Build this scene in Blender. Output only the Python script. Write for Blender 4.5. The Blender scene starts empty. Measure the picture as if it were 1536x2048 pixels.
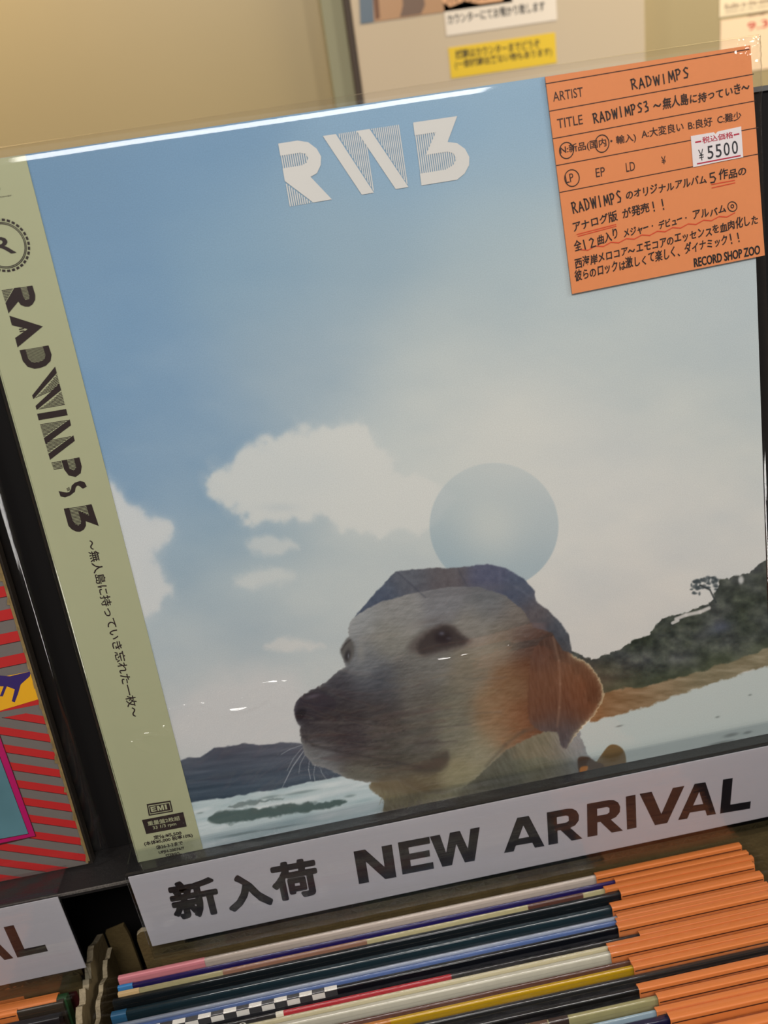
import bpy, bmesh, math, random
import numpy as np
from mathutils import Matrix, Vector
R = math.radians
rng = random.Random(7)
sc = bpy.context.scene
col = sc.collection

# ---------------------------------------------------------------- camera
CM = np.array([[0.98219169, -0.12235071, -0.14258256],
               [-0.1779454, -0.36226265, -0.91493235],
               [0.06029029, 0.92401087, -0.37758311]])   # rows: right, down, forward
CC = np.array([0.12057925, -0.30513111, 0.27904132])
FPX = 1600.0
cam_d = bpy.data.cameras.new('camera')
cam = bpy.data.objects.new('camera', cam_d); col.objects.link(cam)
mw = Matrix.Identity(4)
for i in range(3):
    mw[i][0] = CM[0][i]; mw[i][1] = -CM[1][i]; mw[i][2] = -CM[2][i]; mw[i][3] = CC[i]
cam.matrix_world = mw
cam_d.sensor_fit = 'VERTICAL'; cam_d.sensor_height = 24.0
cam_d.lens = FPX / 2048 * 24.0
cam_d.clip_start = 0.01
cam_d.dof.use_dof = True
cam_d.dof.focus_distance = 0.348
cam_d.dof.aperture_fstop = (cam_d.lens / 1000) / 0.0031
sc.camera = cam

# ---------------------------------------------------------------- world, lights, exposure
wd = bpy.data.worlds.new('shop_air'); sc.world = wd; wd.use_nodes = True
wd.node_tree.nodes['Background'].inputs[0].default_value = (1.0, 0.93, 0.85, 1)
wd.node_tree.nodes['Background'].inputs[1].default_value = 0.15
def area(name, loc, target, size, power, color, sy=None, spread=None):
    d = bpy.data.lights.new(name, 'AREA'); d.energy = power; d.color = color
    d.shape = 'RECTANGLE'; d.size = size; d.size_y = sy or size
    if spread: d.spread = R(spread)
    o = bpy.data.objects.new(name, d); col.objects.link(o); o.location = loc
    o.rotation_euler = (Vector(target) - Vector(loc)).to_track_quat('-Z', 'Y').to_euler()
    return o
area('ceiling_lamp_front', (0.10, -1.15, 1.30), (0.15, 0.0, 0.1), 1.0, 24, (1.0, 0.965, 0.93), 0.42)
area('added_edge_light_right', (1.15, -0.95, -0.28), (0.3, 0, 0.15), 0.25, 5.5, (1.0, 0.96, 0.92), 0.45)  # unseen light, added to bring out a highlight on the sleeve film's right fold
area('added_edge_light_left', (-1.05, -0.95, -0.30), (0.0, 0, 0.15), 0.18, 3.5, (1.0, 0.96, 0.92), 0.45)  # likewise added out of view, for a streak on the film's left fold
area('ceiling_lamp_right', (1.5, -0.55, 1.0), (0.3, 0, 0.15), 0.25, 9, (1.0, 0.95, 0.90), 0.5)
area('ceiling_lamp_left', (-1.1, -0.5, 1.5), (0.1, 0, 0.1), 0.3, 9, (1.0, 0.93, 0.85))
area('wall_washer_left', (-0.32, 0.56, 0.95), (-0.22, 0.8, 0.45), 0.12, 3.9, (1.0, 0.75, 0.46))
area('wall_washer_right', (1.15, 0.45, 1.2), (0.9, 0.8, 0.3), 0.3, 14.0, (1.0, 0.84, 0.50))
sc.view_settings.view_transform = 'Standard'
sc.view_settings.look = 'None'
sc.view_settings.exposure = -0.14
sc.view_settings.gamma = 1.0
sc.view_settings.use_curve_mapping = False
sc.cycles.transparent_max_bounces = 48
sc.cycles.max_bounces = 10
sc.cycles.caustics_reflective = False
sc.cycles.caustics_refractive = False

# ---------------------------------------------------------------- helpers
def s2l(c):
    c = np.asarray(c, dtype=float) / 255.0
    return np.where(c <= 0.04045, c / 12.92, ((c + 0.055) / 1.055) ** 2.4)

MATS = {}
def mat(name, rgb, rough=0.5, spec=0.5, noise=0.0, nscale=200.0, bump=0.0, bscale=400.0, metal=0.0, coat=0.0):
    if name in MATS: return MATS[name]
    m = bpy.data.materials.new(name); m.use_nodes = True; nt = m.node_tree
    b = nt.nodes['Principled BSDF']
    lin = s2l(rgb)
    b.inputs['Base Color'].default_value = (*lin, 1)
    b.inputs['Roughness'].default_value = rough
    b.inputs['Specular IOR Level'].default_value = spec
    b.inputs['Metallic'].default_value = metal
    b.inputs['Coat Weight'].default_value = coat
    tc = nt.nodes.new('ShaderNodeTexCoord')
    if noise > 0:
        n = nt.nodes.new('ShaderNodeTexNoise'); n.inputs['Scale'].default_value = nscale
        n.inputs['Detail'].default_value = 5
        nt.links.new(tc.outputs['Object'], n.inputs['Vector'])
        mr = nt.nodes.new('ShaderNodeMapRange')
        mr.inputs['To Min'].default_value = 1 - noise; mr.inputs['To Max'].default_value = 1 + noise
        nt.links.new(n.outputs['Fac'], mr.inputs['Value'])
        vm = nt.nodes.new('ShaderNodeVectorMath'); vm.operation = 'SCALE'
        vm.inputs[0].default_value = tuple(lin)
        nt.links.new(mr.outputs['Result'], vm.inputs['Scale'])
        nt.links.new(vm.outputs['Vector'], b.inputs['Base Color'])
    if bump > 0:
        n = nt.nodes.new('ShaderNodeTexNoise'); n.inputs['Scale'].default_value = bscale
        n.inputs['Detail'].default_value = 4
        nt.links.new(tc.outputs['Object'], n.inputs['Vector'])
        bp = nt.nodes.new('ShaderNodeBump'); bp.inputs['Strength'].default_value = bump
        bp.inputs['Distance'].default_value = 0.001
        nt.links.new(n.outputs['Fac'], bp.inputs['Height'])
        nt.links.new(bp.outputs['Normal'], b.inputs['Normal'])
    MATS[name] = m
    return m

def film(name, ior=1.5, rough=0.04, tint=(1, 1, 1), bump=0.0, scale=(1, 1, 1), bscale=20.0, dist=0.001, detail=2.0, distort=0.0, haze=0.0):
    """clear plastic film: straight transmission plus a Fresnel reflection"""
    if name in MATS: return MATS[name]
    m = bpy.data.materials.new(name); m.use_nodes = True; nt = m.node_tree
    nt.nodes.remove(nt.nodes['Principled BSDF'])
    out = nt.nodes['Material Output']
    tr = nt.nodes.new('ShaderNodeBsdfTransparent'); tr.inputs[0].default_value = (*tint, 1)
    gl = nt.nodes.new('ShaderNodeBsdfGlossy'); gl.inputs['Roughness'].default_value = rough
    fr = nt.nodes.new('ShaderNodeFresnel'); ge = nt.nodes.new('ShaderNodeNewGeometry'); sw = nt.nodes.new('ShaderNodeMapRange')   # same index seen from either face of the thin film
    sw.inputs['To Min'].default_value = ior; sw.inputs['To Max'].default_value = 1 / ior
    nt.links.new(ge.outputs['Backfacing'], sw.inputs['Value']); nt.links.new(sw.outputs['Result'], fr.inputs['IOR'])
    mx = nt.nodes.new('ShaderNodeMixShader')
    nt.links.new(fr.outputs[0], mx.inputs[0])
    nt.links.new(tr.outputs[0], mx.inputs[1]); nt.links.new(gl.outputs[0], mx.inputs[2])
    last = mx
    if haze > 0:
        df = nt.nodes.new('ShaderNodeBsdfDiffuse'); df.inputs[0].default_value = (0.8, 0.8, 0.8, 1)
        m2 = nt.nodes.new('ShaderNodeMixShader'); m2.inputs[0].default_value = haze
        nt.links.new(mx.outputs[0], m2.inputs[1]); nt.links.new(df.outputs[0], m2.inputs[2]); last = m2
    nt.links.new(last.outputs[0], out.inputs['Surface'])
    if bump > 0:
        tc = nt.nodes.new('ShaderNodeTexCoord'); mp = nt.nodes.new('ShaderNodeMapping')
        mp.inputs['Scale'].default_value = scale
        n = nt.nodes.new('ShaderNodeTexNoise'); n.inputs['Scale'].default_value = bscale
        n.inputs['Detail'].default_value = detail; n.inputs['Distortion'].default_value = distort
        nt.links.new(tc.outputs['Object'], mp.inputs[0]); nt.links.new(mp.outputs[0], n.inputs['Vector'])
        bp = nt.nodes.new('ShaderNodeBump'); bp.inputs['Strength'].default_value = bump
        bp.inputs['Distance'].default_value = dist
        nt.links.new(n.outputs['Fac'], bp.inputs['Height'])
        nt.links.new(bp.outputs['Normal'], gl.inputs['Normal'])
        nt.links.new(bp.outputs['Normal'], fr.inputs['Normal'])
    MATS[name] = m
    return m

def link_mesh(name, verts, faces, m, parent=None, smooth=False, matidx=None):
    me = bpy.data.meshes.new(name)
    me.from_pydata([tuple(map(float, v)) for v in verts], [], [tuple(f) for f in faces]); me.update()
    if isinstance(m, (list, tuple)):
        for q in m: me.materials.append(q)
    else: me.materials.append(m)
    if matidx is not None:
        me.polygons.foreach_set('material_index', matidx)
    if smooth: me.polygons.foreach_set('use_smooth', [True] * len(me.polygons))
    o = bpy.data.objects.new(name, me); col.objects.link(o)
    if parent is not None: o.parent = parent
    return o

def empty(name, label, cat, loc=(0, 0, 0), rot=(0, 0, 0), group=None):
    o = bpy.data.objects.new(name, None); col.objects.link(o)
    o.location = loc; o.rotation_euler = rot
    o['label'] = label; o['category'] = cat
    if group: o['group'] = group
    return o
def tag(o, label, cat, group=None):
    o['label'] = label; o['category'] = cat
    if group: o['group'] = group
    return o
def struct(o):
    o['kind'] = 'structure'; return o

BOXF = [(0, 3, 2, 1), (4, 5, 6, 7), (0, 1, 5, 4), (1, 2, 6, 5), (2, 3, 7, 6), (3, 0, 4, 7)]
def boxv(x0, x1, y0, y1, z0, z1):
    return [(x0, y0, z0), (x1, y0, z0), (x1, y1, z0), (x0, y1, z0), (x0, y0, z1), (x1, y0, z1), (x1, y1, z1), (x0, y1, z1)]
def box(name, x0, x1, y0, y1, z0, z1, m, parent=None, bevel=0.0):
    o = link_mesh(name, boxv(x0, x1, y0, y1, z0, z1), BOXF, m, parent)
    if bevel > 0:
        bm = bmesh.new(); bm.from_mesh(o.data)
        bmesh.ops.bevel(bm, geom=bm.edges[:], offset=bevel, segments=2, affect='EDGES', profile=0.5)
        bm.to_mesh(o.data); bm.free()
    return o
class Acc:
    """collects polygons of one part"""
    def __init__(s): s.v = []; s.f = []; s.mi = []
    def poly(s, pts, mi=0):
        k = len(s.v); s.v += [tuple(p) for p in pts]; s.f.append(tuple(range(k, k + len(pts)))); s.mi.append(mi)
    def mesh(s, vs, fs, mi=0):
        k = len(s.v); s.v += [tuple(p) for p in vs]; s.f += [tuple(i + k for i in f) for f in fs]; s.mi += [mi] * len(fs)
    def box(s, *a, mi=0): s.mesh(boxv(*a), BOXF, mi)
    def build(s, name, m, parent=None, smooth=False): return link_mesh(name, s.v, s.f, m, parent, smooth, s.mi)

def ray(u, v): return CM.T @ np.array([(u - 768) / FPX, (v - 1024) / FPX, 1.0])
class Frame:
    """a flat face of something: origin O, in-plane axes X, Y, normal N (world)"""
    def __init__(s, O, X, Y):
        s.O = np.array(O, float); s.X = np.array(X, float); s.Y = np.array(Y, float); s.N = np.cross(s.X, s.Y)
    def loc(s, u, v):
        d = ray(u, v); t = ((s.O - CC) @ s.N) / (d @ s.N); p = CC + t * d - s.O
        return np.array([p @ s.X, p @ s.Y])
    def px(s, x, y):
        x = np.asarray(x)[..., None]; y = np.asarray(y)[..., None]
        P = s.O + x * s.X + y * s.Y - CC
        c = P @ CM.T
        return 768 + FPX * c[..., 0] / c[..., 2], 1024 + FPX * c[..., 1] / c[..., 2]
TH = R(7)
LX, LY = (1, 0, 0), (0, math.sin(TH), math.cos(TH))     # a sleeve leaning back 7 degrees
ROT = (R(90) - TH, 0, 0)                                  # local (x, y, z) = (across, up, towards the viewer)

# text -> flat polygons
_tc = {}
def glyphs(s, bold=0.0):
    k = (s, bold)
    if k in _tc: return _tc[k]
    cu = bpy.data.curves.new('t', 'FONT'); cu.body = s; cu.offset = bold; cu.resolution_u = 3
    cu.dimensions = '2D'; cu.fill_mode = 'BOTH'
    ob = bpy.data.objects.new('t', cu); col.objects.link(ob)
    dg = bpy.context.evaluated_depsgraph_get()
    me = bpy.data.meshes.new_from_object(ob.evaluated_get(dg))
    v = np.array([q.co[:2] for q in me.vertices]) if len(me.vertices) else np.zeros((0, 2))
    f = [tuple(p.vertices) for p in me.polygons]
    bpy.data.objects.remove(ob); bpy.data.curves.remove(cu); bpy.data.meshes.remove(me)
    _tc[k] = (v, f)
    return _tc[k]
def put_text(acc, fr, s, p0, p1, h, bold=0.0, z=0.0001, slant=0.0, mi=0, dy=0.0, em=False, fat=0.0):
    """fit the string between two baseline points (photo pixels) with letter height h pixels"""
    if fat > 0:
        for k in range(8):
            dx, dy_ = fat * math.cos(k * math.pi / 4), fat * math.sin(k * math.pi / 4)
            put_text(acc, fr, s, (p0[0] + dx, p0[1] + dy_), (p1[0] + dx, p1[1] + dy_), h, bold, z + k * 1e-6, slant, mi, dy, em)
        return
    v, f = glyphs(s, bold)
    if not len(v): return
    a = fr.loc(*p0); b = fr.loc(*p1); ex = b - a; L = np.linalg.norm(ex); ex = ex / L
    ey = np.array([-ex[1], ex[0]])
    du = np.array(p1, float) - np.array(p0, float); du /= np.linalg.norm(du); n = np.array([du[1], -du[0]])
    H = np.linalg.norm(fr.loc(p0[0] + n[0] * h, p0[1] + n[1] * h) - a)
    mn = v.min(0); mxx = v.max(0)
    if em: g_ = glyphs('国', 0.0)[0]; mn = g_.min(0); mxx = g_.max(0)
    w = (v - mn) / np.maximum(mxx - mn, 1e-6)
    x = w[:, 0] * L + slant * w[:, 1] * H; y = w[:, 1] * H + dy
    P = a + x[:, None] * ex + y[:, None] * ey
    acc.mesh([(q[0], q[1], z) for q in P], f, mi)
STROKES = {  # pen strokes in a unit box
 'R': [[(0.1, 0), (0.1, 1)], [(0, .95), (.5, 1), (.75, .8), (.55, .55), (.15, .48)], [(.3, .5), (.9, 0)]],
 'A': [[(0, 0), (.45, 1)], [(.45, 1), (.9, 0)], [(.15, .35), (.75, .38)]],
 'D': [[(.1, 0), (.1, 1)], [(0, 1), (.5, .95), (.85, .55), (.65, .12), (.1, 0)]],
 'W': [[(0, 1), (.22, 0), (.5, .85), (.75, 0), (1, 1)]],
 'I': [[(.4, 0), (.45, 1)]],
 'M': [[(0, 0), (.15, 1), (.5, .25), (.85, 1), (1, 0)]],
 'P': [[(.1, 0), (.15, 1)], [(0, .95), (.55, 1), (.8, .78), (.55, .5), (.15, .45)]],
 'S': [[(.85, .9), (.5, 1), (.15, .8), (.4, .55), (.75, .35), (.55, .05), (.05, .05)]],
 '3': [[(.1, .95), (.6, 1), (.65, .75), (.3, .55), (.75, .4), (.7, .08), (.1, 0)]],
 '5': [[(.8, 1), (.2, .97), (.15, .6), (.6, .6), (.8, .35), (.55, .03), (.1, .05)]],
 '1': [[(.4, 0), (.45, 1)]], '2': [[(.1, .85), (.45, 1), (.75, .75), (.1, 0), (.9, .03)]],
 '〜': [[(0, .45), (.25, .65), (.55, .45), (.8, .4), (1, .6)]],
 'O': [[(.5 + .5 * math.cos(t * .5), .5 + .5 * math.sin(t * .5)) for t in range(0, 14)]],
 '!': [[(.5, .95), (.5, .35)], [(.5, .1), (.5, 0)]],
 '・': [[(.45, .5), (.5, .45)]],
 'ー': [[(.05, .5), (.9, .55)]],
}
def ribbon(acc, pts, w, z, mi=0):
    pts = [np.array(p, float) for p in pts]
    for i in range(len(pts) - 1):
        a, b = pts[i], pts[i + 1]; d = b - a; L = np.linalg.norm(d)
        if L < 1e-9: continue
        d /= L; n = np.array([-d[1], d[0]]) * w / 2; e = d * w * .35
        zz = z + i * 2e-7
        acc.poly([(*(a - n - e), zz), (*(b - n + e), zz), (*(b + n + e), zz), (*(a + n - e), zz)], mi)
def pxline(acc, fr, pts, w, z=0.00012, mi=0):
    ribbon(acc, [fr.loc(*p) for p in pts], w, z, mi)
def hand(acc, fr, s, p0, p1, h, z=0.00012, pen=0.00052, mi=0):
    """handwritten line: pen strokes for capitals, wobbling glyphs for kana and kanji"""
    n = len(s); p0 = np.array(p0, float); p1 = np.array(p1, float); step = (p1 - p0) / n
    W = np.linalg.norm(step); ux = step / W; uy = np.array([ux[1], -ux[0]])
    for i, ch in enumerate(s):
        if ch == ' ': continue
        hh = h * rng.uniform(.86, 1.08); o = p0 + step * i + uy * rng.uniform(-1.2, 1.2)
        if ch in STROKES:
            k = .8 if ch in STROKES and ch not in '・' else .6
            for st in STROKES[ch]:
                pts = [fr.loc(*(o + ux * (x * W * .78 + y * 1.0) + uy * y * hh)) for x, y in st]
                ribbon(acc, pts, pen, z, mi)
        else:
            small = .97 if ord(ch) < 0x3100 else 1.0
            a = o + ux * W * (1 - small) * .4 + uy * rng.uniform(-.5, 1)
            b = a + ux * W * .84 * small
            put_text(acc, fr, ch, a, b, hh * small, bold=0.004, z=z, slant=rng.uniform(.0, .12), mi=mi, em=True, fat=.3)

def inpoly_x(poly, c, d):
    """intervals along direction where the line {x*d = c} crosses a polygon; d is a unit-box x value line"""
    ys = []
    for i in range(len(poly)):
        (x0, y0), (x1, y1) = poly[i], poly[(i + 1) % len(poly)]
        if (x0 <= c < x1) or (x1 <= c < x0):
            ys.append(y0 + (c - x0) / (x1 - x0) * (y1 - y0))
    ys.sort(); return list(zip(ys[::2], ys[1::2]))
_Rin = [(0, .61), (.45, .61), (.57, .64), (.62, .71), (.57, .78), (.45, .81), (0, .81)]
_3in = [(0, .8), (.42, .8), (.16, .47), (.58, .47), (.70, .43), (.74, .33), (.66, .24), (.5, .19), (0, .19)]
LOGO = {
 'R': ([[(0, 1), (.45, 1), (.68, .95), (.85, .83), (.92, .70), (.88, .57), (.76, .45), (.60, .41), (1, 0), (.56, 0), (0, .41)] + _Rin[:]],
       [_Rin, [(0, .38), (0, 0), (.53, 0)]]),
 'A': ([[(0, 0), (.5, 1), (1, 0), (.7, 0), (.5, .48), (.3, 0)]], [[(.40, .2), (.60, .2), (.5, .46)]]),
 'D': ([[(0, 1), (.5, 1), (.8, .9), (.97, .7), (1, .5), (.97, .3), (.8, .1), (.5, 0), (0, 0), (0, .2), (.45, .2), (.65, .28), (.73, .5), (.65, .72), (.45, .8), (0, .8)]],
       [[(0, .2), (.45, .2), (.65, .28), (.73, .5), (.65, .72), (.45, .8), (0, .8)]]),
 'W': ([[(0, 1), (.17, 1), (.54, 0), (.38, 0)], [(.44, 1), (.61, 1), (1, 0), (.83, 0)]],
       [[(.19, 1), (.44, 1), (.55, .72), (.55, 0.0)], [(.63, 1), (1, 1), (1, .02)]]),
 'I': ([[(0, 0), (1, 0), (1, 1), (0, 1)]], []),
 'M': ([[(1, 0), (.83, 0), (.46, 1), (.62, 1)], [(.56, 0), (.39, 0), (0, 1), (.17, 1)]][::1],
       [[(.81, 0), (.56, 0), (.45, .28), (.45, 1)], [(.37, 0), (0, 0), (0, .98)]]),
 'P': ([[(0, 1), (.5, 1), (.85, .9), (1, .68), (.85, .45), (.5, .36), (0, .36), (0, .55), (.5, .55), (.65, .68), (.5, .8), (0, .8)]],
       [[(0, .55), (.5, .55), (.65, .68), (.5, .8), (0, .8)], [(0, .34), (.4, .34), (.4, 0), (0, 0)]]),
 'S': ([[(1, 1), (.45, 1), (.12, .88), (.02, .68), (.15, .52), (.45, .45), (.62, .36), (.55, .26), (.0, .0), (.6, 0), (.92, .14), (1, .34), (.88, .54), (.55, .62), (.42, .70), (.5, .76), (1, .84)]],
       [[(.1, .3), (.5, .3), (.45, .42), (.1, .42)]]),
 '3': ([[(0, 1), (.88, 1), (.62, .62), (.80, .58), (.94, .47), (1, .33), (.97, .2), (.86, .08), (.70, 0), (0, 0), (0, .19), (.5, .19), (.66, .24), (.74, .33), (.70, .43), (.58, .47), (.16, .47), (.42, .8), (0, .8)]],
       [_3in]),
}
def tess(acc, pts2, z, mi=0):
    """fill a concave outline by ear clipping"""
    from mathutils.geometry import tessellate_polygon
    tris = tessellate_polygon([[Vector((p[0], p[1], 0)) for p in pts2]])
    acc.mesh([(p[0], p[1], z) for p in pts2], tris, mi)
def logo(acc, fr, ch, bl, br, tr, tl, n=12, z=0.0001, duty=.5, mi=0):
    q = [fr.loc(*p) for p in (bl, br, tr, tl)]
    def m(p): return (1 - p[1]) * ((1 - p[0]) * q[0] + p[0] * q[1]) + p[1] * ((1 - p[0]) * q[3] + p[0] * q[2])
    solids, stripes = LOGO[ch]
    for s in solids: tess(acc, [m(p) for p in s], z, mi)
    for s in stripes:
        for k in range(n * 2):
            c = (k + .5) / n / 1.0
            if c > 1: break
            for y0, y1 in inpoly_x(s, c, None):
                hw_ = duty / n / 2
                acc.poly([(*m((c - hw_, y0)), z), (*m((c + hw_, y0)), z), (*m((c + hw_, y1)), z), (*m((c - hw_, y1)), z)], mi)

# ---------------------------------------------------------------- room shell
m_wall = mat('painted_wall', (166, 150, 112), .38, .4, .03, 8, .05, 300)
m_white = mat('white_paint', (190, 182, 170), .7)
m_floor = mat('shop_floor', (120, 105, 90), .5, .5, .15, 6)
WY = 0.80
struct(box('floor', -2.2, 2.4, -2.6, WY, -0.95, -0.90, m_floor))
struct(box('ceiling', -2.2, 2.4, -2.6, WY, 1.70, 1.75, m_white))
struct(box('wall_back', -2.2, 2.4, WY, WY + .05, -0.90, 1.70, m_wall))
struct(box('wall_left', -2.25, -2.2, -2.6, WY, -0.90, 1.70, mat('dim_wall', (120, 108, 95), .8)))
struct(box('wall_right', 2.4, 2.45, -2.6, WY, -0.90, 1.70, MATS['dim_wall']))
struct(box('wall_front', -2.2, 2.4, -2.65, -2.6, -0.90, 1.70, MATS['dim_wall']))

def wallpt(u, v, y):
    d = ray(u, v); t = (y - CC[1]) / d[1]; p = CC + t * d; return p[0], p[2]
# pale panel standing proud of the wall behind the sleeve
PY = WY - .035
xa = wallpt(700, 0, PY)[0]; xb = wallpt(1290, 0, PY)[0]
pan = struct(box('trim_1', xa, xb, PY, WY - .001, -0.4, 1.1, mat('pale_board', (192, 176, 152), .55), bevel=.002))
xs = wallpt(638, 0, WY - .002)[0]
struct(box('trim_2', xs, xa - .002, WY - .02, WY - .001, -0.4, 1.1, mat('olive_strip', (150, 148, 118), .6)))
struct(box('trim_3', xa - .0075, xa - .0005, PY + .001, WY - .001, -0.4, 1.1, mat('gap_shade', (58, 44, 32), .6)))  # dark strip whose colour stands in for the shadow gap beside the panel

def wall_sheet(name, label, cat, tl, tr, bl, y, m, th=.0006, group=None):
    fr = Frame((0, y, 0), (1, 0, 0), (0, 0, 1))
    a, b, c = fr.loc(*tl), fr.loc(*tr), fr.loc(*bl)
    w = b[0] - a[0]; h = a[1] - c[1]
    e = empty(name, label, cat, (a[0], y, a[1] - h), (R(90), 0, 0), group)
    f2 = Frame((a[0], y - th, a[1] - h), (1, 0, 0), (0, 0, 1))
    o = box('sheet', 0, w, 0, h, 0.0001, th, m, e)
    return e, f2, w, h
m_ink = mat('black_ink', (22, 20, 20), .5)
m_red = mat('red_ink', (196, 52, 44), .5)
e, f2, w, h = wall_sheet('paper_notice', 'white paper notice with black Japanese text above the yellow strip', 'notice', (880, -60), (1107, -92), (893, 72), PY, mat('notice_white', (226, 216, 204), .6))
A = Acc()
put_text(A, f2, 'バイシクルコードはお客様各自', (893, 12), (1088, -16), 19, .012, .0001 + .0006)
put_text(A, f2, 'カウンターにてお預かり致します', (896, 50), (1090, 22), 21, .02, .0007)
A.build('lettering', m_ink, e)
e, f2, w, h = wall_sheet('label_strip', 'bright yellow label strip with black Japanese text on the pale board', 'label', (896, 96), (1110, 66), (905, 157), PY, mat('label_yellow', (222, 188, 34), .5))
A = Acc()
put_text(A, f2, '試聴はカウンターまでどうぞ', (912, 119), (1080, 96), 19, .02, .0007)
put_text(A, f2, '(一部試聴出来ない物もあります)', (911, 140), (1104, 113), 19, .018, .0007)
A.build('lettering', m_ink, e)
# poster, only its lower edge in view
e, f2, w, h = wall_sheet('photo_poster', 'lower edge of a brown toned photo poster pinned left on the pale board', 'poster', (700, -160), (1010, -205), (721, 48), PY, mat('poster_tan', (176, 138, 104), .35, .5))
A = Acc()
def rect_px(acc, fr, pts, z, mi=0): tess(acc, [fr.loc(*p) for p in pts], z, mi)
rect_px(A, f2, [(712, -160), (739, -165), (748, 44), (721, 48)], .0007, 0)
rect_px(A, f2, [(742, -50), (753, -52), (760, 36), (751, 40)], .0007, 1)
rect_px(A, f2, [(800, -60), (838, -66), (850, 10), (842, 28), (800, 34), (806, 10)], .0007, 2)
rect_px(A, f2, [(870, -70), (1000, -90), (1006, 2), (960, 8), (930, 2), (900, 14), (885, 4)], .0007, 3)
A.build('printed_picture', [mat('poster_blue', (92, 108, 124), .4), mat('poster_brown', (110, 70, 40), .4), mat('poster_umber', (112, 90, 76), .4), mat('poster_skin', (214, 164, 124), .4)], e)
# price papers on the right part of the wall
m_cream = mat('cream_paper', (240, 222, 190), .6)
e, f2, w, h = wall_sheet('price_paper', 'upper cream paper card with small brown print on the yellow wall at right', 'card', (1440, -70), (1600, -95), (1446, 34), WY, m_cream)
A = Acc()
put_text(A, f2, 'Rollin in the aisles', (1450, 20), (1545, 4), 11, .01, .0007)
put_text(A, f2, 'thanks for the support', (1450, 28), (1545, 13), 5, .01, .0007)
A.build('lettering', mat('brown_ink', (120, 84, 60), .5), e)
e, f2, w, h = wall_sheet('price_paper', 'cream card with handwritten red 9.3. below the brown printed card', 'card', (1441, 41), (1602, 14), (1450, 150), WY, mat('cream_paper_pink', (240, 212, 180), .6))
A = Acc()
put_text(A, f2, 'Rough', (1497, 37), (1535, 28), 8, .01, .0007)
A.build('printed_word', MATS['brown_ink'], e)
A = Acc(); put_text(A, f2, '9.3.', (1495, 62), (1545, 53), 16, .015, .0007)
A.build('handwriting', m_red, e)

# ---------------------------------------------------------------- black record rack
m_black = mat('black_board', (24, 22, 22), .55, .3, .3, 60, .25, 900)
m_blackin = mat('black_inner', (14, 12, 12), .8, .2)
m_edge = mat('chipped_edge', (92, 88, 84), .8, .2, .7, 900, .6, 1500)
rack = empty('record_rack', 'black record rack with a ledge, leaning back panel and bin below', 'rack', (0, 0, -.9))
def rk(name, *a, m=m_black, **k):
    a = list(a); a[4] += .9; a[5] += .9
    return box(name, *a, m, rack, **k)
RX0, RX1 = -.75, .72
rk('ledge', RX0, RX1, -.0095, .075, -.0035, -.0005)
rk('ledge_lip', RX0, RX1, -.0102, -.0094, -.0014, -.0003, m=m_edge)
# leaning back panel
t = math.tan(TH)
def slab(y0, z0, z1, th): return [(RX0, y0 + z0 * t, z0 + .9), (RX1, y0 + z0 * t, z0 + .9), (RX1, y0 + z0 * t + th, z0 + .9), (RX0, y0 + z0 * t + th, z0 + .9),
                                   (RX0, y0 + z1 * t, z1 + .9), (RX1, y0 + z1 * t, z1 + .9), (RX1, y0 + z1 * t + th, z1 + .9), (RX0, y0 + z1 * t + th, z1 + .9)]
link_mesh('back_panel', slab(.0135, 0, .2915, .012), BOXF, m_blackin, rack)
link_mesh('panel_edge', slab(.0125, .2912, .2932, .014), BOXF, mat('steel_edge', (150, 150, 150), .3, .5, metal=.8), rack)
rk('inner_wall', RX0, RX1, .045, .055, -.42, -.0125, m=m_blackin)
rk('bin_floor', RX0, RX1, -.44, .055, -.43, -.42)
rk('front_wall', RX0, RX1, -.452, -.44, -.43, -.10)
rk('side_wall', RX0 - .012, RX0, -.452, .075, -.43, -.0005)
rk('side_wall', RX1, RX1 + .012, -.452, .075, -.43, -.0005)
for sx in (RX0, RX1 - .04):
    for sy in (-.45, .035): rk('leg', sx, sx + .04, sy, sy + .04, -.90, -.43)

# cardboard boxes inside the bin
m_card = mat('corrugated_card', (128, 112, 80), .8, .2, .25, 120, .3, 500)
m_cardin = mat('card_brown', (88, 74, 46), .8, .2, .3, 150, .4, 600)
m_torn = mat('torn_card', (146, 134, 110), .9, .1, .4, 400, 1.0, 700)
def rag_panel(name, pts, th, axis, at, m, parent, mt=None):
    """upright card sheet with an uneven top edge; pts = [(run, z_top)], bottom z common"""
    A = Acc(); zb = -.36
    def P(r_, d, z): return (r_, d, z) if axis == 'x' else (d, r_, z)
    for i in range(len(pts) - 1):
        (a, za), (b, zb_) = pts[i], pts[i + 1]
        q = [P(a, at, zb), P(b, at, zb), P(b, at + th, zb), P(a, at + th, zb), P(a, at, za), P(b, at, zb_), P(b, at + th, zb_), P(a, at + th, za)]
        A.mesh(q, BOXF[:1] + BOXF[2:], 0); A.mesh(q, [BOXF[1]], 1)
    return A.build(name, [m, mt or m], parent)
bx = empty('cardboard_box', 'brown corrugated cardboard box around the sleeves under the large sign', 'box', (0, 0, 0))
pts = [(-.012, -.05), (-.0105, -.0475), (-.004, -.0472), (0.0, -.0475)] + [(0.002 + i * .008, -.0475 + rng.uniform(-.0005, .0005)) for i in range(40)]
pts = [(x + .0, z) for x, z in pts]
A = Acc()
rag_panel('back_flap', [(-.0115, -.043), (-.0108, -.0395), (-.0085, -.0378), (-.004, -.0380), (-.001, -.0388), (.006, -.040), (.010, -.050)], .0025, 'x', -.0052, m_cardin, bx, m_torn)
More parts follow.
